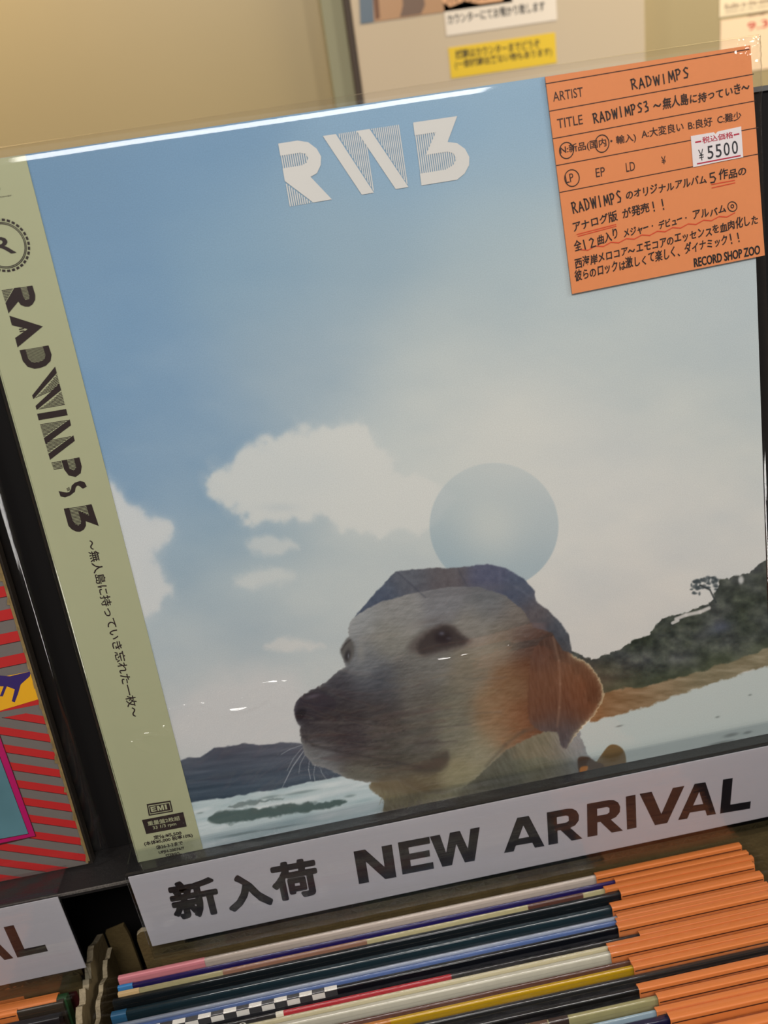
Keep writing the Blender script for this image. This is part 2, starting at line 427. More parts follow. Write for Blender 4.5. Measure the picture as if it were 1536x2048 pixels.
# corrugated top edge: liner, zigzag flute, liner
def corr_edge(name, x0, x1, y, z, parent, n=64):
    A = Acc()
    A.box(x0, x1, y, y + .0006, -.36, z); A.box(x0, x1, y + .0034, y + .004, -.36, z)
    st = (x1 - x0) / n
    for i in range(n):
        a = x0 + i * st; ya, yb = (y + .0006, y + .0034) if i % 2 == 0 else (y + .0034, y + .0006)
        A.mesh([(a, ya, z - .03), (a + st, yb, z - .03), (a + st, yb, z - .0004), (a, ya, z - .0004),
                (a, ya + .0005, z - .03), (a + st, yb + .0005, z - .03), (a + st, yb + .0005, z - .0004), (a, ya + .0005, z - .0004)], BOXF)
    A.box(x0, x1, y + .0006, y + .0034, -.36, z - .004, mi=1)
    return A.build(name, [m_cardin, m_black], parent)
corr_edge('back_wall', -.002, .34, -.0095, -.0505, bx, 90)
prof = [(-.40, -.075), (-.10, -.072), (-.06, -.0688), (-.05, -.0672)]
y = -.045
while y < .004:
    prof.append((y, -.0655 + (y + .05) * .12 + rng.uniform(-.0026, .0022))); y += rng.uniform(.0016, .0035)
prof.append((.010, -.060))
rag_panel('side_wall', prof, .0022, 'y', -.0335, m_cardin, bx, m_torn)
box('floor_sheet', -.033, .335, -.40, -.006, -.368, -.3655, m_cardin, bx)
bl = empty('cardboard_box', 'torn brown cardboard box around the sleeves under the sign cut off at left', 'box', (0, 0, 0))
prof = [(-.40, -.07), (-.06, -.0665), (-.045, -.063)]
y = -.042
while y < .012:
    prof.append((y, -.0575 + (y + .04) * .10 + rng.uniform(-.0028, .0024))); y += rng.uniform(.0015, .0032)
prof.append((.018, -.058))
rag_panel('side_wall', prof, .0030, 'y', -.0400, m_card, bl, m_torn)
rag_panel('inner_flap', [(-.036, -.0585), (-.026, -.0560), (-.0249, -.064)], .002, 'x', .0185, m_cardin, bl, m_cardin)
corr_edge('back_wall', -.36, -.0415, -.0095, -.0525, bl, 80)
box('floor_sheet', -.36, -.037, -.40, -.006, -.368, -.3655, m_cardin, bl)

# ---------------------------------------------------------------- sleeves in the bins
m_film_bin = film('bin_film', 1.5, .08, bump=.5, scale=(1, 6, 6), bscale=14, dist=.0008)
m_orange = mat('orange_card', (212, 122, 62), .45, .4, .05, 300)
m_line = mat('tag_line', (70, 34, 20), .6)
def profile(t, z0, z1, r, n=4, d=0.0):
    """cross-section (y, z) of a sleeve: front bottom -> over the top -> back bottom"""
    p = [(-d, z0)]
    for i in range(n + 1):
        a = R(180 - 90 * i / n); p.append((-d + r + r * math.cos(a), z1 - r + r * math.sin(a)))
    for i in range(n + 1):
        a = R(90 - 90 * i / n); p.append((t + d - r + r * math.cos(a), z1 - r + r * math.sin(a)))
    p.append((t + d, z0)); return p
def extrude(pr, x0, x1, m, name, parent, caps=True, smooth=True, closed=True):
    n = len(pr); v = [(x0, a, b) for a, b in pr] + [(x1, a, b) for a, b in pr]
    f = [(i, n + i, n + i + 1, i + 1) for i in range(n - 1)]
    if closed: f.append((n - 1, 2 * n - 1, n, 0))
    k = len(f)
    if caps: f += [tuple(range(n)), tuple(range(2 * n - 1, n - 1, -1))]
    o = link_mesh(name, v, f, m, parent)
    if smooth:
        s = [True] * len(o.data.polygons)
        for i in range(k, len(s)): s[i] = False
        if closed: s[k - 1] = False
        o.data.polygons.foreach_set('use_smooth', s)
    return o
SH = .310
def bin_sleeve(label, x0, y, t, rgb, tagx, ztop=-.055, width=.315, segs=(), group='sleeves standing in the bin under the new arrival sign',
               tag_on=True, rz=0.0, tag_end=None, lean=9, rough=.3):
    """y = front face position of the top edge; segs = [(x from, x to, colour)] painted stretches of the top edge"""
    e = empty('record', label, 'record', (x0, y, ztop), (R(-lean), 0, R(rz)), group)
    nm = 'jacket_%02x%02x%02x' % tuple(rgb)
    m = mat(nm, rgb, rough, .5, .10, 260)
    extrude(profile(t, -SH, 0, t * .28), 0, width, m, 'jacket', e)
    for k, (a, b, c) in enumerate(segs):
        mm = mat('spine_%02x%02x%02x' % tuple(c), c, rough, .5, .08, 300)
        q = profile(t, -.02, .00012, t * .28, 4, .00012)
        extrude(q, a, b, mm, 'printed_band', e, caps=False, closed=False)
    if tag_on:
        te = tag_end if tag_end is not None else width + .0005
        tg = extrude(profile(t, -.095, .0007, t * .25, 4, .0006), tagx, te, m_orange, 'price_tag', e, caps=False, closed=False)
        A = Acc()
        for zl in (-.0013, -.0135, -.0255):
            A.poly([(tagx + .0005, -.0008, zl - .0003), (te - .0005, -.0008, zl - .0003), (te - .0005, -.0008, zl + .0003), (tagx + .0005, -.0008, zl + .0003)])
        A.build('ruled_line', m_line, tg)
    extrude(profile(t, -SH - .001, .0016, t * .3 + .0004, 5, .0011), -.007 - rng.uniform(0, .002), width + .005, m_film_bin, 'clear_sleeve', e, caps=False, closed=False)
    return e
def toppt(u, v, z=-.055):
    d = ray(u, v); s_ = (z - CC[2]) / d[2]; p = CC + s_ * d; return p[0], p[1]
# (pixel where the tag begins: u, v of the rear top edge), colour, what it looks like, extra bands
Wd = [
 (1188, 1746, (196, 182, 170), 'whitish sleeve with a pink left end, rearmost in the bin', [(0, .042, (206, 128, 136))]),
 (1226, 1755, (38, 30, 96), 'navy blue sleeve with a bright sky blue left end', [(0, .007, (60, 130, 190))]),
 (1205, 1771, (196, 186, 140), 'pale yellow sleeve with brown end bands beside the navy one', [(.2, .228, (96, 62, 52)), (.0, .01, (214, 180, 130)), (.05, .12, (150, 110, 90))]),
 (1236, 1777, (22, 28, 32), 'black sleeve in front of the pale yellow one with brown bands', []),
 (1218, 1805, (28, 46, 54), 'dark teal sleeve with a silvery blue top edge and blue left end', [(0, .007, (40, 84, 116))]),
 (1232, 1830, (150, 160, 178), 'thin silver sleeve between the teal and the blue edged ones', []),
 (1230, 1838, (84, 110, 166), 'thin medium blue sleeve behind a plain black one', []),
 (1231, 1846, (14, 16, 22), 'black sleeve carrying a grey and white chequered band at its left end', 'check'),
 (1274, 1860, (18, 16, 20), 'black sleeve numbered 25AP 2410 with a red stretch', 'red'),
 (1212, 1888, (206, 196, 160), 'cream sleeve with a wide off-white top edge', []),
 (1216, 1897, (196, 192, 174), 'off-white sleeve directly in front of the cream one', []),
 (1256, 1915, (92, 56, 44), 'thin brown sleeve between the off-white and the golden ones', []),
 (1262, 1926, (186, 146, 22), 'golden yellow sleeve with an orange brown left part', [(.0, .13, (178, 112, 40))]),
 (1264, 1947, (38, 38, 38), 'charcoal sleeve without any orange tag', 'notag'),
 (1272, 1968, (20, 20, 22), 'black sleeve in front of the charcoal one without tag', []),
 (1310, 1986, (156, 150, 108), 'olive cream sleeve with two brown end bands', [(.18, .186, (150, 120, 100)), (.187, .1945, (92, 66, 52)), (.195, .2035, (58, 44, 40))]),
 (1307, 2013, (150, 174, 190), 'pale blue sleeve behind the dark navy one at the bottom edge', []),
 (1332, 2023, (22, 22, 56), 'dark navy sleeve lowest in the picture with its tag starting furthest right', []),
]
pos = [toppt(u, v) for u, v, *_ in Wd]
nW = len(Wd)
for i, (u, v, rgb, lab, segs) in enumerate(Wd):
    X, Yb = pos[i]
    Yn = pos[i + 1][1] if i + 1 < nW else Yb - .0075
    gap = Yb - Yn
    t = min(.0034, max(.0015, gap * .42)); yf = Yb - t - .0004 if gap > .004 else Yb - gap * .8
    t = min(t, gap * .8)
    x0 = -.0215 + rng.uniform(-.0015, .004) + (-.004 if i > 6 else 0)
    bands = segs if isinstance(segs, list) else []
    if segs == 'red': bands = [(.083, .160, (176, 22, 40)), (.0795, .083, (226, 220, 200))]
    e = bin_sleeve(lab, x0, yf, t, rgb, X - x0, segs=bands, tag_on=(segs != 'notag'), rough=.28)
    if segs == 'check':
        A = Acc(); cs = .0058; ht = t * .5
        for k in range(18):
            for r_ in range(2):
                if (k + r_) % 2 == 0:
                    a = .004 + k * cs; mi = 0
                else:
                    a = .004 + k * cs; mi = 1
                ya = t * .06 + r_ * ht * .9
                if r_: A.poly([(a, -.0002, .0001), (a + cs, -.0002, .0001), (a + cs, t * .9, .00028), (a, t * .9, .00028)], mi)
                else: A.poly([(a, -.0003, -.0030), (a + cs, -.0003, -.0030), (a + cs, -.0003, .0), (a, -.0003, .0)], mi)
        A.build('chequered_band', [mat('check_white', (226, 222, 214), .4), mat('check_grey', (62, 62, 64), .4)], e)
    if segs == 'red':
        A = Acc(); vv, ff = glyphs('25AP 2410', .012)
        mn = vv.min(0); mx_ = vv.max(0); q = (vv - mn) / (mx_ - mn)
        A.mesh([(.036 + a * .030, -.0004, -.0022 + b * .0022) for a, b in q], ff)
        A.build('lettering', mat('spine_white', (226, 222, 210), .4), e)
cols = [(30, 30, 34), (150, 60, 40), (196, 186, 150), (40, 60, 90), (20, 20, 22), (120, 120, 110)]
yl = pos[-1][1] - .0085
for i in range(34):
    bin_sleeve('record with orange tag in the near half of the bin below the picture', -.025 + rng.uniform(-.002, .003), yl - .0042, .0036, cols[i % 6], .245 + rng.uniform(-.012, .012),
               group='sleeves in the near half of the bin')
    yl -= .0085 if i else .0078
# left bin, seen at the lower left corner
Wl = [((50, 1962), (80, 30, 34), 'dark maroon sleeve with orange tag, rearmost in the left bin', -.0455),
      ((118, 1983), (40, 74, 44), 'green edged sleeve with orange tag, second in the left bin', -.0465),
      ((40, 2006), (58, 50, 42), 'dark sleeve under a crumpled clear wrapper, third in the left bin', -.0475)]
for (p, rgb, lab, xr) in Wl:
    X, Yb = toppt(*p, -.055)
    bin_sleeve(lab, xr - .315, Yb - .0045, .0042, rgb, .02, tag_end=X - (xr - .315), group='sleeves in the left bin')
for k in range(6):
    Yb = toppt(40, 2006)[1] - .0078 * (k + 1)
    bin_sleeve('record with orange tag in the near part of the left bin', -.3625, Yb - .0045, .004, cols[k], .02, tag_end=.285, group='near sleeves in the left bin')

# ---------------------------------------------------------------- acrylic sign holders
m_acr = film('clear_acrylic', 1.49, .03, (.93, .94, .95), bump=.35, scale=(.6, 14, 14), bscale=22, dist=.0006, detail=3)
m_paper = mat('sign_paper', (205, 200, 204), .55, .3, .02, 200)
m_signink = mat('sign_ink', (30, 28, 32), .35, .4)
def block(acc, fr, ch, bl, br, h, z, mi=0, k=1.0):
    """heavy sans capitals from straight strokes and short arcs; bl/br = baseline pixels, h = height pixels"""
    a = fr.loc(*bl); b = fr.loc(*br); ex = b - a; L = np.linalg.norm(ex); ex /= L; ey = np.array([-ex[1], ex[0]])
    H = np.linalg.norm(fr.loc(bl[0] + h * .17, bl[1] - h * .985) - a)
    def m(x, y): return a + x * L * ex + y * H * ey
    def q(*pts): tess(acc, [m(*p) for p in pts], z, mi)
    if ch == 'N': q((0, 0), (.27, 0), (.27, .62), (.28, .62), (.70, 0), (1, 0), (1, 1), (.73, 1), (.73, .38), (.30, 1), (0, 1))
    if ch == 'E': q((0, 0), (1, 0), (1, .21), (.30, .21), (.30, .40), (.93, .40), (.93, .60), (.30, .60), (.30, .79), (.98, .79), (.98, 1), (0, 1))
    if ch == 'W': q((0, 1), (.17, 0), (.37, 0), (.50, .62), (.63, 0), (.83, 0), (1, 1), (.81, 1), (.72, .42), (.60, 1), (.40, 1), (.28, .42), (.20, 1))
    if ch == 'A':
        q((0, 0), (.36, 1), (.50, 1), (.50, .74), (.24, 0)); q((1, 0), (.76, 0), (.50, .74), (.50, 1), (.64, 1)); q((.28, .17), (.72, .17), (.66, .37), (.34, .37))
    if ch == 'R':
        q((0, 0), (.28, 0), (.28, 1), (0, 1)); q((.28, 1), (.28, .80), (.55, .80), (.62, .76), (.62, .63), (.55, .59), (.28, .59), (.28, .39), (.62, .39), (.80, .45), (.91, .58), (.92, .74), (.86, .88), (.74, .97), (.60, 1))
        q((.36, .40), (.68, .0), (1, .0), (.72, .33), (.66, .40))
    if ch == 'M': q((0, 0), (.24, 0), (.24, .62), (.25, .62), (.42, 0), (.58, 0), (.75, .62), (.76, .62), (.76, 0), (1, 0), (1, 1), (.68, 1), (.5, .36), (.32, 1), (0, 1))
    if ch == 'I': q((0, 0), (1, 0), (1, 1), (0, 1))
    if ch == 'V': q((0, 1), (.36, 0), (.64, 0), (1, 1), (.74, 1), (.50, .30), (.27, 1))
    if ch == 'L': q((0, 0), (1, 0), (1, .22), (.32, .22), (.32, 1), (0, 1))
def sign(label, x0, x1, y, ztop, zpap, zbot, group=None):
    e = empty('sign_holder', label, 'sign', (x0, y, ztop), (R(90), 0, 0))
    Wd_ = x1 - x0; hp = ztop - zpap; hb = ztop - zbot
    # folded acrylic: top hook lying on the ledge, rounded fold, hanging front plate and back plate
    pr = [(-.0175, .0006)] + [(-.0005 * 0 + -.0010 + .0016 * math.sin(R(a)), -.0010 + .0016 * math.cos(R(a))) for a in (0, 22, 45, 67, 90)] + [(.0006, -hb)]
    pin = [(-.0006, -hb), (-.0006, -.0018), (-.0012, -.0008), (-.0022, -.0004), (-.0175, -.0004)]
    allp = pr + pin; n = len(allp)
    v = [(0, b, a) for a, b in allp] + [(Wd_, b, a) for a, b in allp]
    f = [(i, (i + 1) % n, n + (i + 1) % n, n + i) for i in range(n)] + [tuple(range(n - 1, -1, -1)), tuple(range(n, 2 * n))]
    link_mesh('acrylic_holder', v, f, m_acr, e)
    pp = box('paper_insert', .0006, Wd_ - .0006, -hp, -.0022, -.0016, -.0012, m_paper, e)
    back = box('back_plate', 0, Wd_, -hb, -.0022, -.0026, -.0020, m_acr, e)
    return e, pp, Frame((x0, y + .0012, ztop), (1, 0, 0), (0, 0, 1))
SY = -.0142
e, pp, fr = sign('long white NEW ARRIVAL sign in clear acrylic holder under the blue sleeve', -.0028, .345, SY, .0065, -.0400, -.0475)
A = Acc(); Z = -.00112
put_text(A, fr, '新', (353, 1840), (443, 1824), 73, .010, Z, fat=2.7)
put_text(A, fr, '入', (462, 1822), (545, 1807), 66, .010, Z, fat=3.2)
put_text(A, fr, '荷', (553, 1802), (640, 1786), 72, .010, Z, fat=2.7)
for ch, u0, v0, u1, v1, hh in [('N', 718, 1768, 793, 1754, 68), ('E', 805, 1749, 868, 1737, 67), ('W', 868, 1737, 966, 1718, 67),
        ('A', 1008, 1706, 1089, 1692, 68), ('R', 1097, 1690, 1165, 1677, 68), ('R', 1175, 1674, 1246, 1661, 69), ('I', 1254, 1659, 1273, 1655, 69),
        ('V', 1278, 1656, 1366, 1640, 71), ('A', 1356, 1640, 1432, 1628, 70), ('L', 1440, 1627, 1500, 1617, 70)]:
    block(A, fr, ch, (u0, v0), (u1, v1), hh, Z)
A.build('lettering', m_signink, pp)
e, pp, fr = sign('white sign ending in AL in clear holder, cut off at lower left', -.36, -.0345, SY, .0035, -.0445, -.0535)
A = Acc()
block(A, fr, 'L', (35, 1915), (96, 1902), 64, Z); block(A, fr, 'A', (-48, 1932), (27, 1916), 66, Z)
A.build('lettering', m_signink, pp)

# ---------------------------------------------------------------- the front record: painted cover
rec = empty('record', 'large blue record sleeve with dog picture and orange price tag on the ledge', 'record', (0, 0, 0), ROT)
FR = Frame((0, 0, 0), LX, LY)
T = .0068                      # jacket thickness (two discs)
WJ, HJ = .315, .310
m_side = mat('sleeve_edge', (150, 172, 188), .5)
A = Acc(); A.box(0, WJ, 0, HJ, -T, -.0002); A.build('jacket', m_side, rec)

def hsh(ix, iy, s):
    n = (ix.astype(np.int64) * 374761393 + iy.astype(np.int64) * 668265263 + s * 974634777) & 0x7fffffff
    n = ((n ^ (n >> 13)) * 1274126177) & 0x7fffffff
    return ((n ^ (n >> 16)) & 0xffff) / 65535.0
def vn(x, y, s=0):
    ix = np.floor(x); iy = np.floor(y); fx = x - ix; fy = y - iy
    fx = fx * fx * (3 - 2 * fx); fy = fy * fy * (3 - 2 * fy)
    return (hsh(ix, iy, s) * (1 - fx) + hsh(ix + 1, iy, s) * fx) * (1 - fy) + (hsh(ix, iy + 1, s) * (1 - fx) + hsh(ix + 1, iy + 1, s) * fx) * fy
def fbm(x, y, s=0, o=4):
    r_ = 0; a = .5
    for k in range(o): r_ = r_ + a * vn(x * 2 ** k, y * 2 ** k, s + k * 17); a *= .5
    return r_ / (1 - .5 ** o) - .5
def sdf(px, py, poly):
    d = np.full(px.shape, 1e18); s = np.ones(px.shape)
    n = len(poly)
    for i in range(n):
        ax, ay = poly[i]; bx_, by_ = poly[i - 1]
        ex, ey = bx_ - ax, by_ - ay; wx, wy = px - ax, py - ay
        tt = np.clip((wx * ex + wy * ey) / (ex * ex + ey * ey + 1e-9), 0, 1)
        d = np.minimum(d, (wx - ex * tt) ** 2 + (wy - ey * tt) ** 2)
        c1 = py >= ay; c2 = py < by_; c3 = ex * wy > ey * wx
        s = np.where((c1 & c2 & c3) | (~c1 & ~c2 & ~c3), -s, s)
    return s * np.sqrt(d)
def spl(pts, n=5):
    out = []; N = len(pts); P = [np.array(p, float) for p in pts]
    for i in range(N):
        a, b, c, d = P[i - 1], P[i], P[(i + 1) % N], P[(i + 2) % N]
        for k in range(n):
            t_ = k / n
            out.append(tuple(.5 * ((2 * b) + (-a + c) * t_ + (2 * a - 5 * b + 4 * c - d) * t_ ** 2 + (-a + 3 * b - 3 * c + d) * t_ ** 3)))
    return out
class Canvas:
    def __init__(s, U, V): s.U = U; s.V = V; s.C = np.zeros(U.shape + (3,))
    def win(s, x0, y0, x1, y1):
        m = (s.U > x0) & (s.U < x1) & (s.V > y0) & (s.V < y1)
        r_ = np.where(m.any(1))[0]; c = np.where(m.any(0))[0]
        if not len(r_): return None
        return slice(r_[0], r_[-1] + 1), slice(c[0], c[-1] + 1)
    def rbf(s, pts, w, sig, sl=None):
        sl = sl or (slice(None), slice(None)); U, V = s.U[sl], s.V[sl]
        num = np.zeros(U.shape + (3,)); den = np.zeros(U.shape) + 1e-12
        for x, y, c in pts:
            g = np.exp(-((U - x) ** 2 + (V - y) ** 2) / (2 * sig * sig)) + 1e-9
            num += g[..., None] * np.array(c, float); den += g
        return num / den[..., None]
    def poly(s, pts, c, soft=1.5, al=1.0, warp=0.0, wf=20.0, seed=1, smooth=True, n=5):
        if smooth: pts = spl(pts, n)
        P = np.array(pts); pad = soft * 2 + warp + 4
        sl = s.win(P[:, 0].min() - pad, P[:, 1].min() - pad, P[:, 0].max() + pad, P[:, 1].max() + pad)
        if sl is None: return
        U, V = s.U[sl], s.V[sl]; X, Y = U, V
        if warp: X = U + warp * 2 * fbm(U / wf, V / wf, seed); Y = V + warp * 2 * fbm(U / wf, V / wf, seed + 50)
        d = sdf(X, Y, pts); m = np.clip(.5 - d / (2 * soft), 0, 1); m = m * m * (3 - 2 * m) * al
        cc = c(s, sl, d) if callable(c) else np.array(c, float)
        s.C[sl] = s.C[sl] * (1 - m[..., None]) + cc * m[..., None]
    def blob(s, x, y, rx, ry, c, al=1.0, ang=0.0, p=1.0):
        rr = max(rx, ry) * 2.6; sl = s.win(x - rr, y - rr, x + rr, y + rr)
        if sl is None: return
        dx = s.U[sl] - x; dy = s.V[sl] - y; ca, sa = math.cos(R(ang)), math.sin(R(ang))
        q = ((dx * ca + dy * sa) / rx) ** 2 + ((-dx * sa + dy * ca) / ry) ** 2
        m = (np.exp(-(q ** p) * 1.2) * al)[..., None]
        s.C[sl] = s.C[sl] * (1 - m) + np.array(c, float) * m
    def line(s, pts, w, c, al=1.0, soft=.8):
        for i in range(len(pts) - 1):
            (ax, ay), (bx_, by_) = pts[i], pts[i + 1]; pad = w + 4
            sl = s.win(min(ax, bx_) - pad, min(ay, by_) - pad, max(ax, bx_) + pad, max(ay, by_) + pad)
            if sl is None: continue
            ex, ey = bx_ - ax, by_ - ay; wx, wy = s.U[sl] - ax, s.V[sl] - ay
            t_ = np.clip((wx * ex + wy * ey) / (ex * ex + ey * ey + 1e-9), 0, 1)
            d = np.hypot(wx - ex * t_, wy - ey * t_)
            m = (np.clip(.5 - (d - w / 2) / (2 * soft), 0, 1) * al)[..., None]
            s.C[sl] = s.C[sl] * (1 - m) + np.array(c, float) * m

def paint_cover(U, V):
    k = Canvas(U, V)
    sky = [(120, 350, (108, 142, 172)), (400, 320, (112, 147, 178)), (150, 520, (117, 150, 180)), (150, 700, (120, 154, 184)), (300, 800, (124, 156, 185)),
           (500, 500, (133, 163, 185)), (700, 500, (146, 170, 185)), (1000, 450, (163, 182, 190)), (1000, 250, (140, 170, 193)), (800, 270, (130, 163, 190)),
           (1300, 700, (185, 195, 195)), (1480, 650, (178, 190, 194)), (1480, 850, (190, 198, 196)), (900, 700, (176, 189, 192)), (600, 750, (152, 173, 187)),
           (400, 950, (135, 163, 186)), (300, 950, (128, 158, 185)), (450, 1110, (152, 175, 188)), (600, 1200, (176, 189, 193)), (350, 1250, (164, 180, 189)),
           (500, 1300, (182, 190, 192)), (400, 1450, (192, 196, 196)), (800, 900, (192, 201, 200)), (700, 1130, (190, 198, 197)), (1000, 850, (204, 208, 203)),
           (1200, 1000, (204, 207, 204)), (1450, 1050, (204, 206, 203)), (1300, 1250, (208, 207, 202)), (700, 1350, (188, 194, 194)), (1150, 600, (180, 192, 194))]
    k.C = k.rbf(sky, None, 105)
    n1 = fbm(U / 170, V / 90, 3, 5)[..., None]; k.C += n1 * np.array([22, 16, 9]) * np.clip((V[..., None] - 350) / 500, .25, 1)
    cw = (208, 211, 207)
    # clouds
    for sft, al_ in ((26, .55), (9, .75)):
        k.poly([(415, 945), (470, 925), (505, 893), (545, 880), (600, 853), (680, 850), (735, 866), (765, 900), (800, 940), (850, 955), (900, 1000), (860, 1050), (800, 1060), (700, 1060),
            (640, 1030), (560, 1040), (500, 1040), (450, 1005)], cw, sft, al_, 26, 38, 5)
        k.poly([(190, 960), (235, 978), (258, 1008), (310, 1035), (350, 1055), (325, 1085), (300, 1110), (320, 1150), (345, 1180), (310, 1225), (250, 1250), (200, 1100)], (206, 209, 208), sft, al_, 16, 30, 9)
    k.poly([(495, 1085), (530, 1070), (600, 1090), (560, 1110), (510, 1105)], cw, 10, .6, 10, 20, 11)
    k.poly([(470, 1160), (510, 1140), (560, 1140), (590, 1155), (530, 1170), (500, 1180)], cw, 12, .6, 12, 20, 12)
    k.poly([(530, 1290), (570, 1275), (610, 1285), (650, 1290), (600, 1300), (550, 1302)], (212, 210, 205), 8, .6, 8, 20, 14)
    k.poly([(330, 1420), (420, 1360), (520, 1340), (600, 1360), (600, 1490), (360, 1500)], (204, 203, 202), 40, .7, 16, 40, 15)
    k.blob(620, 950, 90, 50, (196, 203, 203), .5); k.blob(560, 1015, 40, 10, (176, 188, 194), .4); k.blob(300, 1160, 26, 60, (196, 202, 204), .5, 10)
    k.blob(1050, 900, 260, 160, (208, 210, 205), .5)
    # a plain pale day moon over the shore
    cx, cy = 988, 1052
    def moon(s, sl, d):
        U_, V_ = s.U[sl], s.V[sl]; g = np.clip((V_ - 940) / 200, 0, 1)[..., None]
        return s.C[sl] * (1 - .22 - .38 * g) + np.array([134, 160, 174]) * (.22 + .38 * g)
    k.poly([(cx + 129 * math.cos(a * math.pi / 8), cy + 126 * math.sin(a * math.pi / 8)) for a in range(16)], moon, 2)
    k.blob(cx - 4, cy + 2, 70, 66, (204, 208, 202), .55, 0, 1)
    # right hill, beach and pale sand
    k.poly([(1150, 1470), (1179, 1444), (1299, 1408), (1412, 1368), (1560, 1322), (1600, 1560), (1100, 1640)], (186, 196, 193), 2.5, 1, 3, 12, 21, False)
    def hillc(s, sl, d):
        U_, V_ = s.U[sl], s.V[sl]; n = fbm(U_ / 16, V_ / 12, 31, 5); n2 = fbm(U_ / 55, V_ / 40, 33, 3)
        c = np.array([66, 72, 66.]) + n[..., None] * np.array([70, 72, 60]) + n2[..., None] * np.array([50, 44, 60])
        warm = np.clip((1300 - U_) / 130, 0, 1) * np.clip((V_ - 1310) / 50, 0, 1)
        c = c * (1 - .6 * warm[..., None]) + np.array([120, 92, 66]) * .6 * warm[..., None]
        gr = np.clip((V_ - (1297 + (1531 - U_) * .30) + 34) / 40, 0, 1)[..., None]
        return c * (1 - .45 * gr) + np.array([92, 100, 72]) * .45 * gr
    k.poly([(1140, 1300), (1157, 1308), (1182, 1320), (1236, 1300), (1270, 1280), (1299, 1271), (1310, 1249), (1344, 1232), (1384, 1220), (1418, 1209), (1426, 1195), (1438, 1161),
            (1475, 1152), (1497, 1146), (1531, 1121), (1570, 1095), (1570, 1300), (1469, 1332), (1384, 1358), (1299, 1388), (1200, 1400), (1140, 1400)], hillc, 1.6, 1, 5, 9, 23, False)
    k.line([(1352, 1238), (1372, 1230), (1400, 1224), (1418, 1216)], 7, (204, 202, 198), .9, 1.5); k.line([(1345, 1246), (1356, 1241)], 6, (200, 200, 196), .9)
    k.blob(1482, 1160, 6, 9, (200, 202, 200), .9, 0, 2); k.blob(1440, 1255, 26, 12, (96, 104, 130), .5, -20)
    for i in range(46):
        x = 1382 + 52 * rng.random(); y_ = 1178 - (x - 1382) * .25 + rng.uniform(-15, 14); k.blob(x, y_, rng.uniform(2, 6), rng.uniform(2, 5), (58, 68, 72), .75, 0, 2)
    k.line([(1432, 1205), (1420, 1180), (1400, 1170)], 3, (52, 58, 60))
    def beach(s, sl, d):
        U_, V_ = s.U[sl], s.V[sl]; n = fbm(U_ / 40, V_ / 9, 41, 5)
        w_ = np.clip((1400 - U_) / 200, 0, 1)[..., None]
        c = np.array([132, 124, 100]) * (1 - w_) + np.array([140, 106, 74]) * w_
        return c + n[..., None] * 70
    k.poly([(1180, 1400), (1228, 1380), (1299, 1372), (1384, 1348), (1469, 1322), (1560, 1288), (1560, 1325), (1412, 1370), (1299, 1410), (1179, 1446)], beach, 2.5, 1, 5, 14, 25, False)
    for (x, y_, rx, ry) in [(1239, 1452, 8, 2), (1435, 1434, 5, 2), (1462, 1470, 16, 4), (1440, 1486, 28, 3), (1400, 1500, 40, 3), (1500, 1390, 4, 2), (1340, 1512, 40, 3), (1495, 1465, 10, 3)]:
        k.blob(x, y_, rx, ry, (110, 118, 116), .7, -13, 1.5)
    # left shore
    def sea(s, sl, d):
        U_, V_ = s.U[sl], s.V[sl]; n = fbm((U_ + V_ * .2) / 70, (V_ + U_ * .2) / 9, 51, 5)
        return np.array([186, 201, 204]) + n[..., None] * np.array([60, 44, 40])
    k.poly([(330, 1600), (384, 1598), (530, 1574), (663, 1550), (800, 1560), (1150, 1500), (1150, 1700), (330, 1760)], sea, 3, 1, 2, 20, 52, False)
    def lhill(s, sl, d):
        U_, V_ = s.U[sl], s.V[sl]; n = fbm(U_ / 90, (V_ + .12 * U_) / 8, 61, 5)
        g = np.clip((V_ - 1500) / 80, 0, 1)[..., None]
        return np.array([82, 86, 98]) * (1 - g) + np.array([64, 78, 92]) * g + n[..., None] * 36
    k.poly([(340, 1530), (366, 1518), (401, 1514), (428, 1497), (486, 1487), (530, 1489), (565, 1484), (640, 1489), (700, 1500), (700, 1550), (663, 1556), (530, 1582), (384, 1606), (340, 1612)], lhill, 2, 1, 3, 14, 63, False)
    k.poly([(415, 1640), (450, 1622), (540, 1614), (620, 1606), (690, 1600), (680, 1612), (620, 1622), (540, 1634), (440, 1648)], (66, 84, 82), 3, .9, 6, 14, 71)
    k.poly([(455, 1612), (500, 1602), (570, 1596), (520, 1606), (480, 1616)], (96, 112, 112), 2.5, .75, 5, 10, 73)
    for (x, y_, rx, ry) in [(600, 1585, 34, 3), (540, 1594, 22, 3), (700, 1592, 12, 3), (400, 1626, 8, 2), (480, 1668, 50, 3), (560, 1655, 40, 2)]: k.blob(x, y_, rx, ry, (110, 126, 126), .6, -10, 1.5)

    # ---- a yellow labrador looking out to the left, drawn in its own pixel grid
    def D(*p): return [(560 + x / 2.133, 1040 + y_ / 2.133) for x, y_ in p]
    def furn(U_, V_, ang, s=81, a=1.0):
        ca, sa = math.cos(R(ang)), math.sin(R(ang)); x = U_ * ca + V_ * sa; y_ = -U_ * sa + V_ * ca
        return fbm(x / 16, y_ / 3.0, s, 4)[..., None] * a
